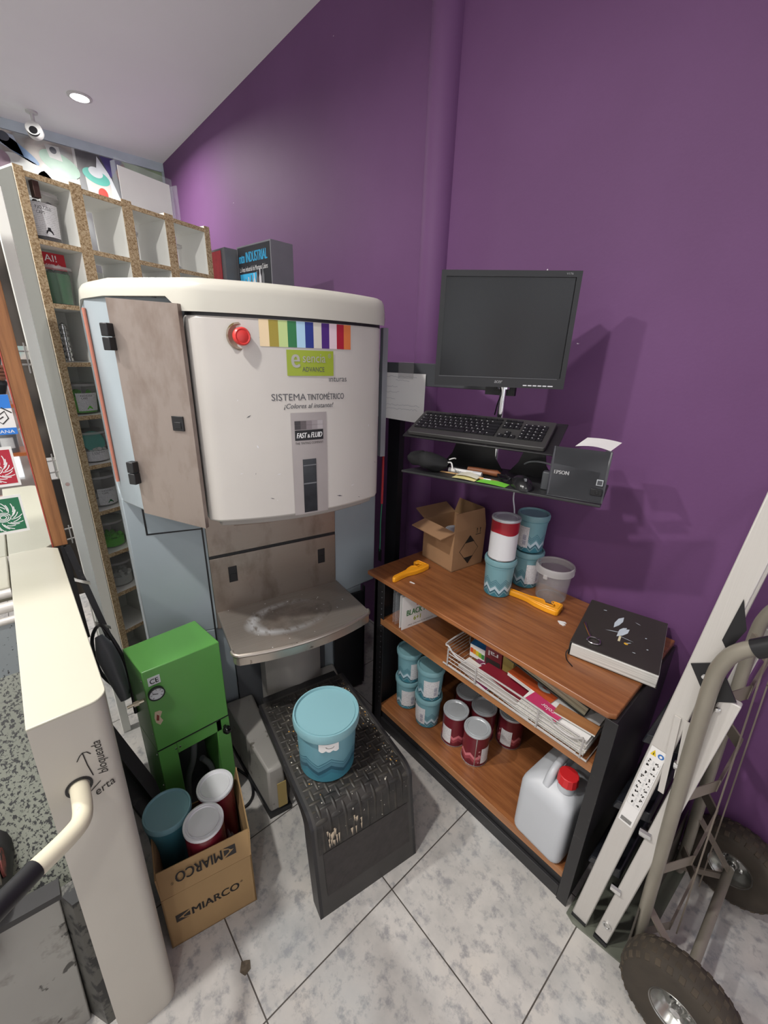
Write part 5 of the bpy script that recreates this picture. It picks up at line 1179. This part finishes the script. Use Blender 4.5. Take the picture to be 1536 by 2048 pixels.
for y in (.052, .065): q.lathe([(.001, 0), (.0035, 0), (.0028, .002), (.001, .0025)], 12, T=frame((GX, y, .360), (0, 1, 0), (0, 0, 1)))
for z in (.66, .45, .36, .22, .10): q.lathe([(.001, 0), (.003, 0), (.0024, .002), (.001, .0025)], 12, T=frame((-.012, -.0012, z), (1, 0, 0), (0, 0, 1)))
part('rivet', q, 'chrome', gc)
part('air_fitting', MB().tube([(-.03, -.004, .575), (-.03, -.018, .575)], .006, 8).tube([(-.03, -.018, .575), (-.03, -.032, .575)], .0085, 6).tube([(-.03, -.032, .575), (-.03, -.05, .575)], .005, 10), plain('nickel', 'b5ad98', .3, .8), gc, smooth=30)

# ------------------------------------------------------------------ carton with three tins, lettering MIARCO
mb_ = thing('cardboard_box', 'brown carton lettered MIARCO holding one teal and two white lidded tins', 'box', (-.884, .034, 0), math.atan2(-.048, .232))
# local x out of the front, y along the front
WY, DXm, HZ = .238, .245, .215
q = MB().box(-.004, 0, 0, WY, 0, HZ).box(-DXm, -DXm + .004, 0, WY, 0, HZ).box(-DXm, 0, 0, .004, 0, HZ).box(-DXm, 0, WY - .004, WY, 0, HZ).box(-DXm, 0, 0, WY, 0, .004)
part('box_body', q, 'card2', mb_)
def flapm(a, b, c, d): 
    a, b, c, d = map(Vector, (a, b, c, d)); n_ = (b - a).cross(d - a).normalized() * .0018
    return part('flap', MB().hexa([a - n_, b - n_, b + n_, a + n_], [d - n_, c - n_, c + n_, d + n_]), 'card2', mb_)
ff = flapm((-.002, 0, HZ), (-.002, WY, HZ), (-.030, WY + .004, HZ + .072), (-.038, -.002, HZ + .060))
flapm((-.004, WY - .002, HZ), (-DXm, WY - .002, HZ), (-DXm, WY + .012, HZ + .075), (-.02, WY + .004, HZ + .07))
flapm((-DXm, .002, HZ), (-.004, .002, HZ), (-.02, -.004, HZ + .06), (-DXm, -.012, HZ + .055))
Ff = lambda y0, z0: planefn((.0008, y0, z0), (0, 1, 0), (0, 0, 1))
q = MB(); text_geo('MIARCO', .128, .030, Ff(.066, .100), mb=q, bold=.03); text_geo('®', .008, .008, Ff(.198, .122), mb=q)
lg = lambda F_, flip=False: [F_(x, z) for x, z in ((0, 0), (0, .028), (.012, .028), (.012 + .022, .028))]
def logo(F_):
    q.add([F_(x, z) for x, z in ((0, 0), (.036, 0), (.036, .030), (0, .030))], [(0, 1, 2, 3)])
    k = len(q.v); q.add([F_(x, z) for x, z in ((.036, .030), (.020, .021), (.006, .013), (.014, .012), (.022, .005), (.036, .0))], [(0, 1, 2), (0, 2, 3), (0, 3, 4), (0, 4, 5)], 1)
    q.add([F_(x, z) for x, z in ((.036, .024), (.020, .0165), (.020, .009), (.036, .005))], [(0, 1, 2, 3)])
    c = Vector(q.v[k]) - Vector(q.v[k + 2]); nn = (Vector(q.v[k - 3]) - Vector(q.v[k - 4])).cross(Vector(q.v[k - 1]) - Vector(q.v[k - 4])).normalized()
    if nn.x < 0: nn = -nn
    for i_ in range(k, k + 6): q.v[i_] = tuple(Vector(q.v[i_]) + nn * .0003)
    for i_ in range(k + 6, k + 10): q.v[i_] = tuple(Vector(q.v[i_]) + nn * .0006)
logo(lambda x, z: Ff(.024, .100)(x, z))
fo = Vector((-.0005, 0, HZ)); fu = Vector((-.034, 0, .066)).normalized()
Fu = lambda a, b: tuple(fo + Vector((0, .200 - a, 0)) + fu * (.058 - b) + Vector((.066, 0, .034)).normalized() * .0042)
text_geo('MIARCO', .120, .026, lambda a, b: Fu(a + .038, b + .004), mb=q, bold=.03); text_geo('®', .007, .007, lambda a, b: Fu(a + .164, b + .022), mb=q)
logo(lambda x, z: Fu(x * .9, z * .86 + .004))
part('lettering', q, ['ink', 'card2'], mb_)
def inbox(label, x, y, z0, H, R, body, lid, teal=False):
    if teal:
        t = thing('paint_tub', label, 'tub', (x, y, z0), 0)
        part('tub_body', MB().lathe([(.001, 0), (R * .86, 0), (R * .90, .01), (R * .95, H * .86), (R, H * .87), (R, H * .95), (.001, H * .95)], 40), M['tealmid'], t, smooth=35)
        part('lid', MB().lathe([(R, H * .93), (R * 1.05, H * .935), (R * 1.06, H * .975), (R * 1.03, H), (R * .97, H), (R * .94, H * .985), (.001, H * .985)], 44), 'tealtop', t, smooth=30)
        return t
    return tin_model(label, (x, y, z0), 2.2, 'white lidded tins in the carton', body, lid, True, H, R)
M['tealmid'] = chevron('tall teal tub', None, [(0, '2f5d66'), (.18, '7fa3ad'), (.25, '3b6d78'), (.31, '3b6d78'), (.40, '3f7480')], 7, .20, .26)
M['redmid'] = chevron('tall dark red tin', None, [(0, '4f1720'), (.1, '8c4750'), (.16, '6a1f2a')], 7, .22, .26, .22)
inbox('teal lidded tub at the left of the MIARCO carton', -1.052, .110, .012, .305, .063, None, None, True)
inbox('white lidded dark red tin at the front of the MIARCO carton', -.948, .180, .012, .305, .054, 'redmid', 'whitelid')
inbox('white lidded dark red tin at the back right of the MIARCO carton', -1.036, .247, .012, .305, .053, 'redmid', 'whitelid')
random.seed(8); q = MB()
tag(part('crumpled_plastic', MB().grid(lambda u, v: (-.95 + .045 * u + .04 * v, .235 + .035 * u + .012 * v, .20 + .03 * math.sin(9 * u + 7 * v) * math.cos(8 * v)), 10, 10), 'acrylic', None, smooth=80), 'crumpled clear plastic stuffed in the front right corner of the carton', 'plastic')

# ------------------------------------------------------------------ cream shaker in the left foreground
sk_ = thing('paint_shaker', 'large cream paint shaker with a splattered grey interior in the left foreground', 'paint shaker', (-.775, -.087, 0), 0)
# side housing: x from -.82 (far) to 0 (near face), y from 0 to .118
TOP = 1.0
def sec(z, x1): return None
hp = [(-.83, 0.0), (0, 0.0), (.0, .088)] + [(.0 - .028 + .028 * math.cos(rad(a)), .088 + .028 * math.sin(rad(a))) for a in range(15, 91, 15)] + [(-.80, .118), (-.83, .09)]
vs = []
for z, dy, dx in ((0, -.022, .0), (.12, -.020, 0), (.94, -.002, 0), (TOP, 0, 0)):
    vs += [(x + dx, y + (dy if y < .02 else dy * .6), z) for x, y in hp]
n_ = len(hp); fs = []
for i in range(3):
    for j in range(n_): fs.append((i * n_ + j, i * n_ + (j + 1) % n_, (i + 1) * n_ + (j + 1) % n_, (i + 1) * n_ + j))
fs += [list(range(n_))[::-1], list(range(3 * n_, 4 * n_))]
part('side_housing', MB().add(vs, fs), 'creamface', sk_, smooth=40)
part('side_top', MB().prism([(x * 1.0 + (.001 if x > -.1 else 0), y * 1.01 - .0005) for x, y in hp], TOP - .001, TOP + .004), 'cream', sk_, bevel=.0015)
part('rear_deck', MB().box(-.83, -.60, -.62, -.004, TOP - .04, TOP + .002), 'cream', sk_, bevel=.004)
part('rear_rail', MB().tube([(-.585, -.62, TOP - .01), (-.585, -.003, TOP - .01)], .012, 12).tube([(-.555, -.62, TOP - .035), (-.555, -.003, TOP - .035)], .014, 12).tube([(-.535, -.62, TOP - .062), (-.535, -.003, TOP - .062)], .010, 12), 'alu', sk_)
part('splash_panel', MB().hexa([(-.50, -.62, .30), (-.50, -.002, .30), (-.52, -.002, .30), (-.52, -.62, .30)], [(-.53, -.62, TOP - .06), (-.53, -.002, TOP - .06), (-.55, -.002, TOP - .06), (-.55, -.62, TOP - .06)]), 'splatl', sk_)
part('splash_shelf', MB().hexa([(-.535, -.62, .76), (-.13, -.62, .36), (-.13, -.012, .36), (-.535, -.003, .76)], [(-.535, -.62, .80), (-.13, -.62, .40), (-.13, -.012, .40), (-.535, -.003, .80)]), 'splat', sk_)
part('dark_bar', MB().box(-.40, -.06, -.20, -.165, .42, .62).tube([(-.30, -.14, .52), (-.12, -.16, .50)], .035, 16), 'black', sk_)
part('roller', MB().tube([(-.20, -.60, .56), (-.20, -.13, .54)], .045, 20), plain('smeared roller', '8b877e', .4, .3, dirt='2a2825', dirt_lo=.5), sk_)
part('roller_end', MB().lathe([(.001, 0), (.03, 0), (.03, .004), (.001, .006)], 20, T=frame((-.20, -.128, .54), (-1, 0, 0), (0, 0, 1))), plain('dull red rubber', '7a3b35', .6, dirt='1f1c1b', dirt_lo=.5), sk_)
part('rubber_flap', MB().grid(lambda u, v: (-.30 + .20 * u, -.145 - .02 * math.sin(3 * u), .66 - .15 * u - .12 * v), 8, 4), plain('grey rubber flap', '9a9a92', .5, dirt='3c3c3a', dirt_lo=.6), sk_)
part('frame_angle', MB().hexa([(-.115, -.075, 0), (-.06, -.045, 0), (-.06, -.02, 0), (-.115, -.024, 0)], [(-.115, -.055, .475), (-.06, -.03, .475), (-.06, -.004, .475), (-.115, -.004, .475)]), plain('smeared dark angle', '4e4d49', .4, .3, dirt='17181a', dirt_lo=.5), sk_)
part('lower_door', MB().hexa([(-.125, -.62, .0), (-.10, -.62, 0), (-.10, -.075, 0), (-.125, -.075, 0)], [(-.125, -.62, .54), (-.10, -.62, .54), (-.10, -.050, .470), (-.125, -.050, .470)]), 'smear', sk_, bevel=.003)
part('door_rim', MB().hexa([(-.135, -.62, .536), (-.095, -.62, .536), (-.095, -.046, .466), (-.135, -.046, .466)], [(-.135, -.62, .552), (-.095, -.62, .552), (-.095, -.046, .482), (-.135, -.046, .482)]), 'blackmetal', sk_)
lev = part('lever_pipe', MB().tube(smooth_path([(-.03, .042, .834), (.02, .042, .834), (.055, .040, .833), (.075, .034, .833), (.092, .018, .836), (.112, -.008, .842), (.128, -.030, .848)], 5), .0155, 16), 'creampipe', sk_, smooth=70)
part('lever_grip', MB().tube([(.126, -.027, .8475), (.18, -.098, .860), (.25, -.19, .875)], [.0162, .0168, .017], 16), 'black', lev)
part('lever_hole', MB().lathe([(.017, 0), (.0215, 0), (.0215, .001), (.017, .0015)], 28, T=frame((.0005, .042, .834), (0, 1, 0), (0, 0, 1))), 'black', sk_)
fw = lambda a, b: (.0012, a, b)
wr = []
wr.append([(.066, .845), (.064, .86), (.062, .875), (.060, .905)])                 # arrow up
wr.append([(.049, .892), (.055, .902), (.060, .906), (.066, .904), (.071, .896)])
q = strokes(wr, .0018, fw)
text_geo('bloqueada', .080, .020, lambda a, b: (.0012, .094 - .020 + .020 - b, .838 + a), mb=q, shear=.3)
part('handwriting', q, 'ink', sk_)
wr = [[(.034, .800), (.058, .812), (.074, .824)], [(.034, .800), (.046, .808), (.048, .800), (.034, .800)]]
q = strokes(wr, .0018, fw); text_geo('erta', .032, .014, lambda a, b: (.0012, .064 + a - .3 * b, .793 + b + .3 * a), mb=q, shear=.3, bold=-.004)
part('handwriting', q, 'ink', sk_)

# black hose and grey gun, and rails between shaker and green cabinet
t = thing('hand_tool', 'grey and black air gun with a looped hose behind the shaker', 'tool', (-1.52, .075, .60))
part('tool_body', MB().tube([(0, 0, .08), (.04, .01, .03), (.09, .02, -.06), (.12, .025, -.12)], [.012, .034, .026, .016], 14), 'midgrey', t)
part('tool_grip', MB().tube([(.045, .012, -.0), (.11, .03, -.11)], .020, 12), 'black', t)
part('hose', MB().tube(smooth_path([(.10, .02, -.10), (.02, -.02, -.05), (-.03, -.02, .05), (.0, .01, .12), (.08, .03, .10), (.14, .045, .02), (.17, .04, -.15)]), .006, 8), 'black', t)
t = thing('black_rack', 'black steel rack legs standing between the shaker and the green cabinet', 'rack', (-1.70, .06, 0))
q = MB()
q.bar((-.02, .0, .95), (.10, .05, .60), (.0, .010, 0), (.004, 0, 0)).bar((-.02, -.01, .95), (.03, -.01, .60), (0, .008, 0), (.004, 0, 0))
part('rack_strap', q, 'blackmetal', t); part('strap_ring', MB().bar((.02, -.005, .835), (.05, .035, .82), (.0, 0, .006), (.003, 0, 0)).bar((.07, .02, .67), (.10, .06, .65), (.0, 0, .006), (.003, 0, 0)), 'chrome', t)
part('rack_foot', MB().bar((.20, -.03, .30), (.42, .06, .10), (.0, .02, 0), (.0, 0, .02)).bar((.22, -.03, .12), (.46, .05, .0, ), (.0, .03, 0), (0, 0, .012)), 'blackmetal', t)

# ------------------------------------------------------------------ folded stepladder beside the desk
tag(part('floor_sheet', MB().prism([(-.185, .975), (-.16, .965), (.0, .985), (.03, 1.45), (-.18, 1.45)], 0, .006), plain('greenish grey sheet', '6a6d62', .25, var=.15), None), 'thin greenish grey sheet on the floor under the stepladder', 'sheet')
ld = thing('stepladder', 'folded aluminium stepladder with a safety label leaning beside the desk', 'ladder', (-.152, .985, .006))
def rail(y, x0, z0, x1, z1, hw, ht, par, nm, mat='alu'):
    d = Vector((x1 - x0, 0, z1 - z0)).normalized(); wv = Vector((d.z, 0, -d.x)) * hw
    return part(nm, MB().bar((x0, y, z0), (x1, y, z1), wv, (0, ht, 0)), mat, par, bevel=.003)
fr = rail(.010, .0, .0, .098, 1.42, .0220, .011, ld, 'front_rail'); rail(.40, .0, .0, .098, 1.42, .0220, .011, ld, 'front_rail')
rail(.008, .064, .014, .132, .955, .0180, .010, ld, 'rear_rail'); rail(.40, .064, .014, .132, .955, .0180, .010, ld, 'rear_rail')
part('foot_cap', MB().box(-.021, .021, -.004, .024, 0, .012).box(.046, .082, -.006, .022, 0.0, .012), 'black', ld)
for z, nm in ((.27, 0), (.52, 1), (.77, 2)):
    x = .070 * z
    o = part('ladder_step', MB().hexa([(x - .045, .02, z - .05), (x + .04, .02, z - .02), (x + .04, .39, z - .02), (x - .045, .39, z - .05)], [(x - .040, .02, z - .02), (x + .035, .02, z + .012), (x + .035, .39, z + .012), (x - .040, .39, z - .02)]), plain('black step', '1d1f24', .3, var=.2), ld, bevel=.004)
    part('step_bracket', MB().tube([(x + .03, -.002, z - .035), (x + .055, -.002, z - .03)], .010, 8), 'chrome', o)
part('pivot_plate', MB().add([(x, -.004, z) for x, z in ((.052, 1.0), (.095, 1.03), (.140, .96), (.118, .945), (.098, .93))] + [(x, .0, z) for x, z in ((.052, 1.0), (.095, 1.03), (.140, .96), (.118, .945), (.098, .93))], [(0, 1, 2, 3, 4), (9, 8, 7, 6, 5), (0, 5, 6, 1), (1, 6, 7, 2), (4, 9, 5, 0)]), 'black', ld)
part('pivot_plate', MB().add([(x, -.003, z) for x, z in ((.095, 1.18), (.115, 1.12), (.100, 1.06), (.086, 1.08))], [(0, 1, 2, 3)]), 'black', ld)
for (x, z) in ((.080, .985), (.118, .925)): part('rivet', MB().lathe([(.001, 0), (.006, 0), (.0045, .003), (.001, .0035)], 16, T=frame((x, -.005, z), (1, 0, 0), (0, 0, 1))), 'chrome', ld)
part('rivet', MB().lathe([(.008, 0), (.012, 0), (.012, .003), (.008, .003)], 20, T=frame((.068, -.0025, .085), (1, 0, 0), (0, 0, 1))), 'chrome', ld)
part('spreader', MB().bar((.062, -.004, .86), (.078, -.004, .64), (.006, 0, .0), (0, .002, 0)).bar((.080, -.004, .86), (.096, -.004, .70), (.005, 0, .0), (0, .002, 0)), 'alu', ld)
d = Vector((.098, 0, 1.42)).normalized(); pd = Vector((d.z, 0, -d.x))
LF = lambda a, b: tuple(Vector((0, -.0022, 0)) + pd * (a - .0175) + d * (b + .475))
lab = part('safety_label', MB().add([LF(0, 0), LF(.033, 0), LF(.033, .275), LF(0, .275)], [(0, 1, 2, 3)]), 'white', ld)
q = MB(); off = Vector((0, -.0006, 0)); L2 = lambda a, b: tuple(Vector(LF(a, b)) + off); L3 = lambda a, b: tuple(Vector(LF(a, b)) + off * 2)
q.add([L2(.003, .250), L2(.0155, .250), L2(.009, .268)], [(0, 1, 2)], 0); q.add([L2(.024 + .0065 * math.cos(a), .2585 + .0075 * math.sin(a)) for a in [i * .5236 for i in range(12)]], [list(range(12))], 1)
q.add([L3(.008, .253), L3(.0105, .253), L3(.0093, .263)], [(0, 1, 2)], 2); q.add([L3(.024 + .003 * math.cos(a), .2585 + .004 * math.sin(a)) for a in [i * .5236 for i in range(12)]], [list(range(12))], 3)
random.seed(12)
for r in range(9):
    for c_ in range(2):
        a0, b0 = .003 + c_ * .015, .225 - r * .019
        for k in range(3):
            a1, b1 = a0 + random.uniform(.001, .008), b0 + random.uniform(.0, .009); q.add([L2(a1, b1), L2(a1 + .003, b1 + random.uniform(0, .004)), L2(a1 + .0035, b1 + .004), L2(a1 + .0008, b1 + .006)], [(0, 1, 2, 3)], 2)
        for s0, s1, t0, t1 in ((0, .0135, 0, .0005), (0, .0005, 0, .014), (.013, .0135, 0, .014)): q.add([L2(a0 + s0 - .001, b0 + t0 - .003), L2(a0 + s1 - .001, b0 + t0 - .003), L2(a0 + s1 - .001, b0 + t1 - .003), L2(a0 + s0 - .001, b0 + t1 - .003)], [(0, 1, 2, 3)], 4)
for k in range(14): q.add([L2(.004 + k * .0018, .006), L2(.005 + k * .0018, .006), L2(.005 + k * .0018, .02), L2(.004 + k * .0018, .02)], [(0, 1, 2, 3)], 2)
part('printed_symbol', q, [plain('warning yellow', 'e8c81e', .5), plain('safety blue', '2f6fb8', .5), 'ink', 'white', 'greylid'], lab)

part('top_bar', MB().bar((.096, .0, 1.40), (.096, .41, 1.40), (.012, 0, 0), (0, 0, .010)), 'alu', ld, bevel=.003)

# ------------------------------------------------------------------ hand truck
ht = thing('hand_truck', 'grey steel two wheeled hand truck standing at the right in front of the purple wall', 'hand truck', (0, 0, 0))
axd = Vector((.05, .998, 0)).normalized()
near = [(-.012, 1.008, .03), (-.019, 1.005, .16), (-.040, .985, .59), (-.053, .968, .90), (-.056, .965, .995), (-.052, .962, 1.045), (-.034, .96, 1.09), (.02, .96, 1.140), (.10, .96, 1.205)]
part('frame_tube', MB().tube(smooth_path(near, 5), .0150, 16), 'trucktube', ht, smooth=70)
far = [(x + .024, 1.36, z - .05) for x, _, z in near]; far[0] = (.006, 1.36, .03)
part('frame_tube', MB().tube(smooth_path(far, 5), .0150, 16), 'trucktube', ht, smooth=70)
part('hand_grip', MB().tube([(-.016, .96, 1.106), (.02, .96, 1.141), (.10, .96, 1.206)], .0185, 16), 'black', ht, smooth=70)
part('hand_grip', MB().tube([(.008, 1.36, 1.056), (.044, 1.36, 1.091), (.124, 1.36, 1.156)], .0185, 16), 'black', ht, smooth=70)
for z in (.93, .655, .395, .13):
    xr = -.020 - .045 * (z - .13) + .0
    q = MB(); q.bar((xr, 1.008 - .045 * z, z), (xr + .055, 1.09, z + .005), (0, 0, .019), (.002, .002, 0)).bar((xr + .055, 1.09, z + .005), (xr + .065, 1.28, z + .005), (0, 0, .019), (.003, 0, 0)).bar((xr + .065, 1.28, z + .005), (xr + .018, 1.35, z), (0, 0, .019), (.002, .002, 0))
    part('cross_bar', q, 'truckflat', ht)
q = MB(); q.tube([(.005, 1.10, 1.16), (.018, 1.10, .95), (.032, 1.10, .68), (.045, 1.10, .40), (.03, 1.12, .15)], .004, 6).tube([(.02, 1.27, 1.16), (.03, 1.27, .95), (.045, 1.27, .68), (.055, 1.27, .40), (.04, 1.26, .15)], .004, 6)
part('back_strip', MB().bar((.0, 1.09, 1.1), (.052, 1.095, .13), (.0016, 0, 0), (0, .010, 0)), 'truckflat', ht)
part('back_strip', MB().bar((.012, 1.275, 1.1), (.062, 1.275, .13), (.0016, 0, 0), (0, .010, 0)), 'truckflat', ht)
part('axle', MB().tube([(.098, .955, .13), (.112, 1.40, .13)], .0125, 14), 'trucktube', ht, smooth=70)
part('axle_stay', MB().bar((-.02, 1.015, .24), (.095, 1.0, .135), (0, .012, 0), (.0, 0, .003)), 'truckflat', ht)
part('axle_stay', MB().bar((.005, 1.36, .28), (.110, 1.38, .14), (0, .012, 0), (0, 0, .003)), 'truckflat', ht)
part('axle_stay', MB().bar((-.015, 1.02, .06), (.095, 1.0, .12), (0, .004, 0), (0, 0, .012)), 'truckflat', ht)
part('axle_stay', MB().bar((.0, 1.34, .06), (.11, 1.37, .12), (0, .004, 0), (0, 0, .012)), 'truckflat', ht)
part('toe_plate', MB().hexa([(-.028, .965, .008), (-.022, .965, .008), (-.012, 1.42, .008), (-.018, 1.42, .008)], [(-.036, .985, .24), (-.032, .985, .24), (-.022, 1.40, .24), (-.026, 1.40, .24)]), plain('worn plate', '55504a', .4, .4), ht)
WR, WW = .130, .042
wprof = [(.052, -WW * .8), (.075, -WW * .95), (.105, -WW), (.121, -WW * .82), (.128, -WW * .45), (WR, 0), (.128, WW * .45), (.121, WW * .82), (.105, WW), (.075, WW * .95), (.052, WW * .8)]
def wheel(loc, ax, side):
    z = Vector(ax).normalized(); x = z.cross(Vector((0, 0, 1))).normalized(); y = z.cross(x)
    T = Matrix(((x.x, y.x, z.x, loc[0]), (x.y, y.y, z.y, loc[1]), (x.z, y.z, z.z, loc[2]), (0, 0, 0, 1)))
    w_ = part('wheel', MB().lathe(wprof, 48, T=T), 'rubber', ht, smooth=50, label='pneumatic wheel with a dusty black tyre')
    q = MB(); N_ = 30
    for i in range(N_):
        a = 2 * PI * i / N_
        for j, zz in enumerate((-.030, -.010, .010, .030)):
            aa = a + (PI / N_ if j % 2 else 0); r0 = .126 if abs(zz) < .02 else .120
            R = T @ Matrix.Rotation(aa, 4, 'Z') @ Matrix.Translation((r0, 0, zz)) @ Matrix.Rotation(rad(0 if abs(zz) < .02 else (25 if zz > 0 else -25) * -1), 4, 'Y')
            q.prism([(-.004, -.0075), (.0035, -.0062), (.0035, .0062), (-.004, .0075)], -.0075, .0075, 0, R)
    part('tread_block', q, plain('dusty tread', '453c31', .85, var=.25, scale=20), w_, bevel=.001, kind='stuff')
    s = side
    rm = part('rim', MB().lathe([(.001, s * .012), (.014, s * .012), (.018, s * .006), (.036, s * .002), (.044, s * .012), (.049, s * .030), (.056, s * .036), (.058, s * .032), (.052, s * .024), (.050, -s * .02), (.001, -s * .02)], 40, T=T), 'rim', w_, smooth=35)
    q = MB(); q.lathe([(.001, s * .01), (.011, s * .01), (.011, s * .030), (.006, s * .032), (.001, s * .032)], 24, T=T)
    for i in range(4):
        a = 2 * PI * i / 4 + .4; q.lathe([(.001, s * .004), (.005, s * .004), (.005, s * .009), (.001, s * .010)], 6, T=T @ Matrix.Translation((.027 * math.cos(a), .027 * math.sin(a), 0)))
    part('hub', q, 'chrome', w_, smooth=35)
    part('valve', MB().tube([tuple(T @ Vector((-.015, -.040, s * .012))), tuple(T @ Vector((-.018, -.046, s * .036)))], .0025, 8), 'black', w_)
wheel((.098, .935, .1345), axd, -1)
wheel((.114, 1.425, .1345), axd, -1)

# ------------------------------------------------------------------ the photographer's hand and phone, seen only in the mirror
CM = cam.matrix_world.copy()
ph = part('phone', MB().prism(rrect(-.035, .078, -.190, .012, .010), .004, .013), 'black', None, bevel=.002)
tag(ph, 'dark phone in the hand of the photographer, reflected in the mirror', 'phone'); ph.matrix_world = CM
def skin_mesh(name, chains, mat, parent=None):
    vs, es, rs = [], [], []
    for ch in chains:
        prev = ch[0] if isinstance(ch[0], int) else None
        for it in (ch[1:] if prev is not None else ch):
            vs.append(it[:3]); rs.append(it[3]); k = len(vs) - 1
            if prev is not None: es.append((prev, k))
            prev = k
    me = bpy.data.meshes.new(name); me.from_pydata(vs, es, []); me.materials.append(M[mat])
    o = bpy.data.objects.new(name, me); COL.objects.link(o)
    sk = o.modifiers.new('skin', 'SKIN'); sk.use_smooth_shade = True
    for i, v in enumerate(me.skin_vertices[0].data): v.radius = (rs[i], rs[i]); v.use_root = (i == 0)
    ss = o.modifiers.new('sub', 'SUBSURF'); ss.levels = 2; ss.render_levels = 2
    if parent: o.parent = parent
    return o
M['skin'] = plain('skin', 'b07a63', .5, var=.08)
M['sleeve'] = plain('dark sleeve', '23262c', .8, var=.1)
ch = [[(.098, -.215, .030, .024), (.100, -.180, .024, .024), (.102, -.150, .018, .022)]]
for k, (y, L_) in enumerate(((-.118, .92), (-.139, 1.0), (-.160, .96), (-.180, .78))):
    ch.append([2 if k < 2 else 1, (.104, y, .004, .0105), (.094, y, -.010, .0098), (.094 - .028 * L_, y + .001, -.011, .0090), (.094 - .050 * L_, y + .002, -.006, .0082), (.094 - .060 * L_, y + .003, -.003, .0070)])
ch.append([1, (.090, -.165, .030, .013), (.078, -.135, .026, .0115), (.066, -.115, .022, .0095)])
hand = skin_mesh('hand', ch, 'skin'); tag(hand, 'hand of the photographer gripping the dark phone, reflected at the mirror edge', 'hand'); hand.matrix_world = CM
sl = part('sleeve', MB().tube([(.098, -.222, .030), (.105, -.32, .06), (.125, -.46, .12)], [.034, .042, .052], 18), 'sleeve', hand, smooth=80)

tag(part('dirt_flake', MB().prism([(0, 0), (.018, -.012), (.034, -.004), (.030, .014), (.012, .020), (.006, .012)], 0, .0015), plain('brown dirt', '5d5346', .9, var=.4, scale=80), None), 'small brown dirt flake on the floor joint near the MIARCO carton', 'flake', loc=(-.730, .170, .0002))
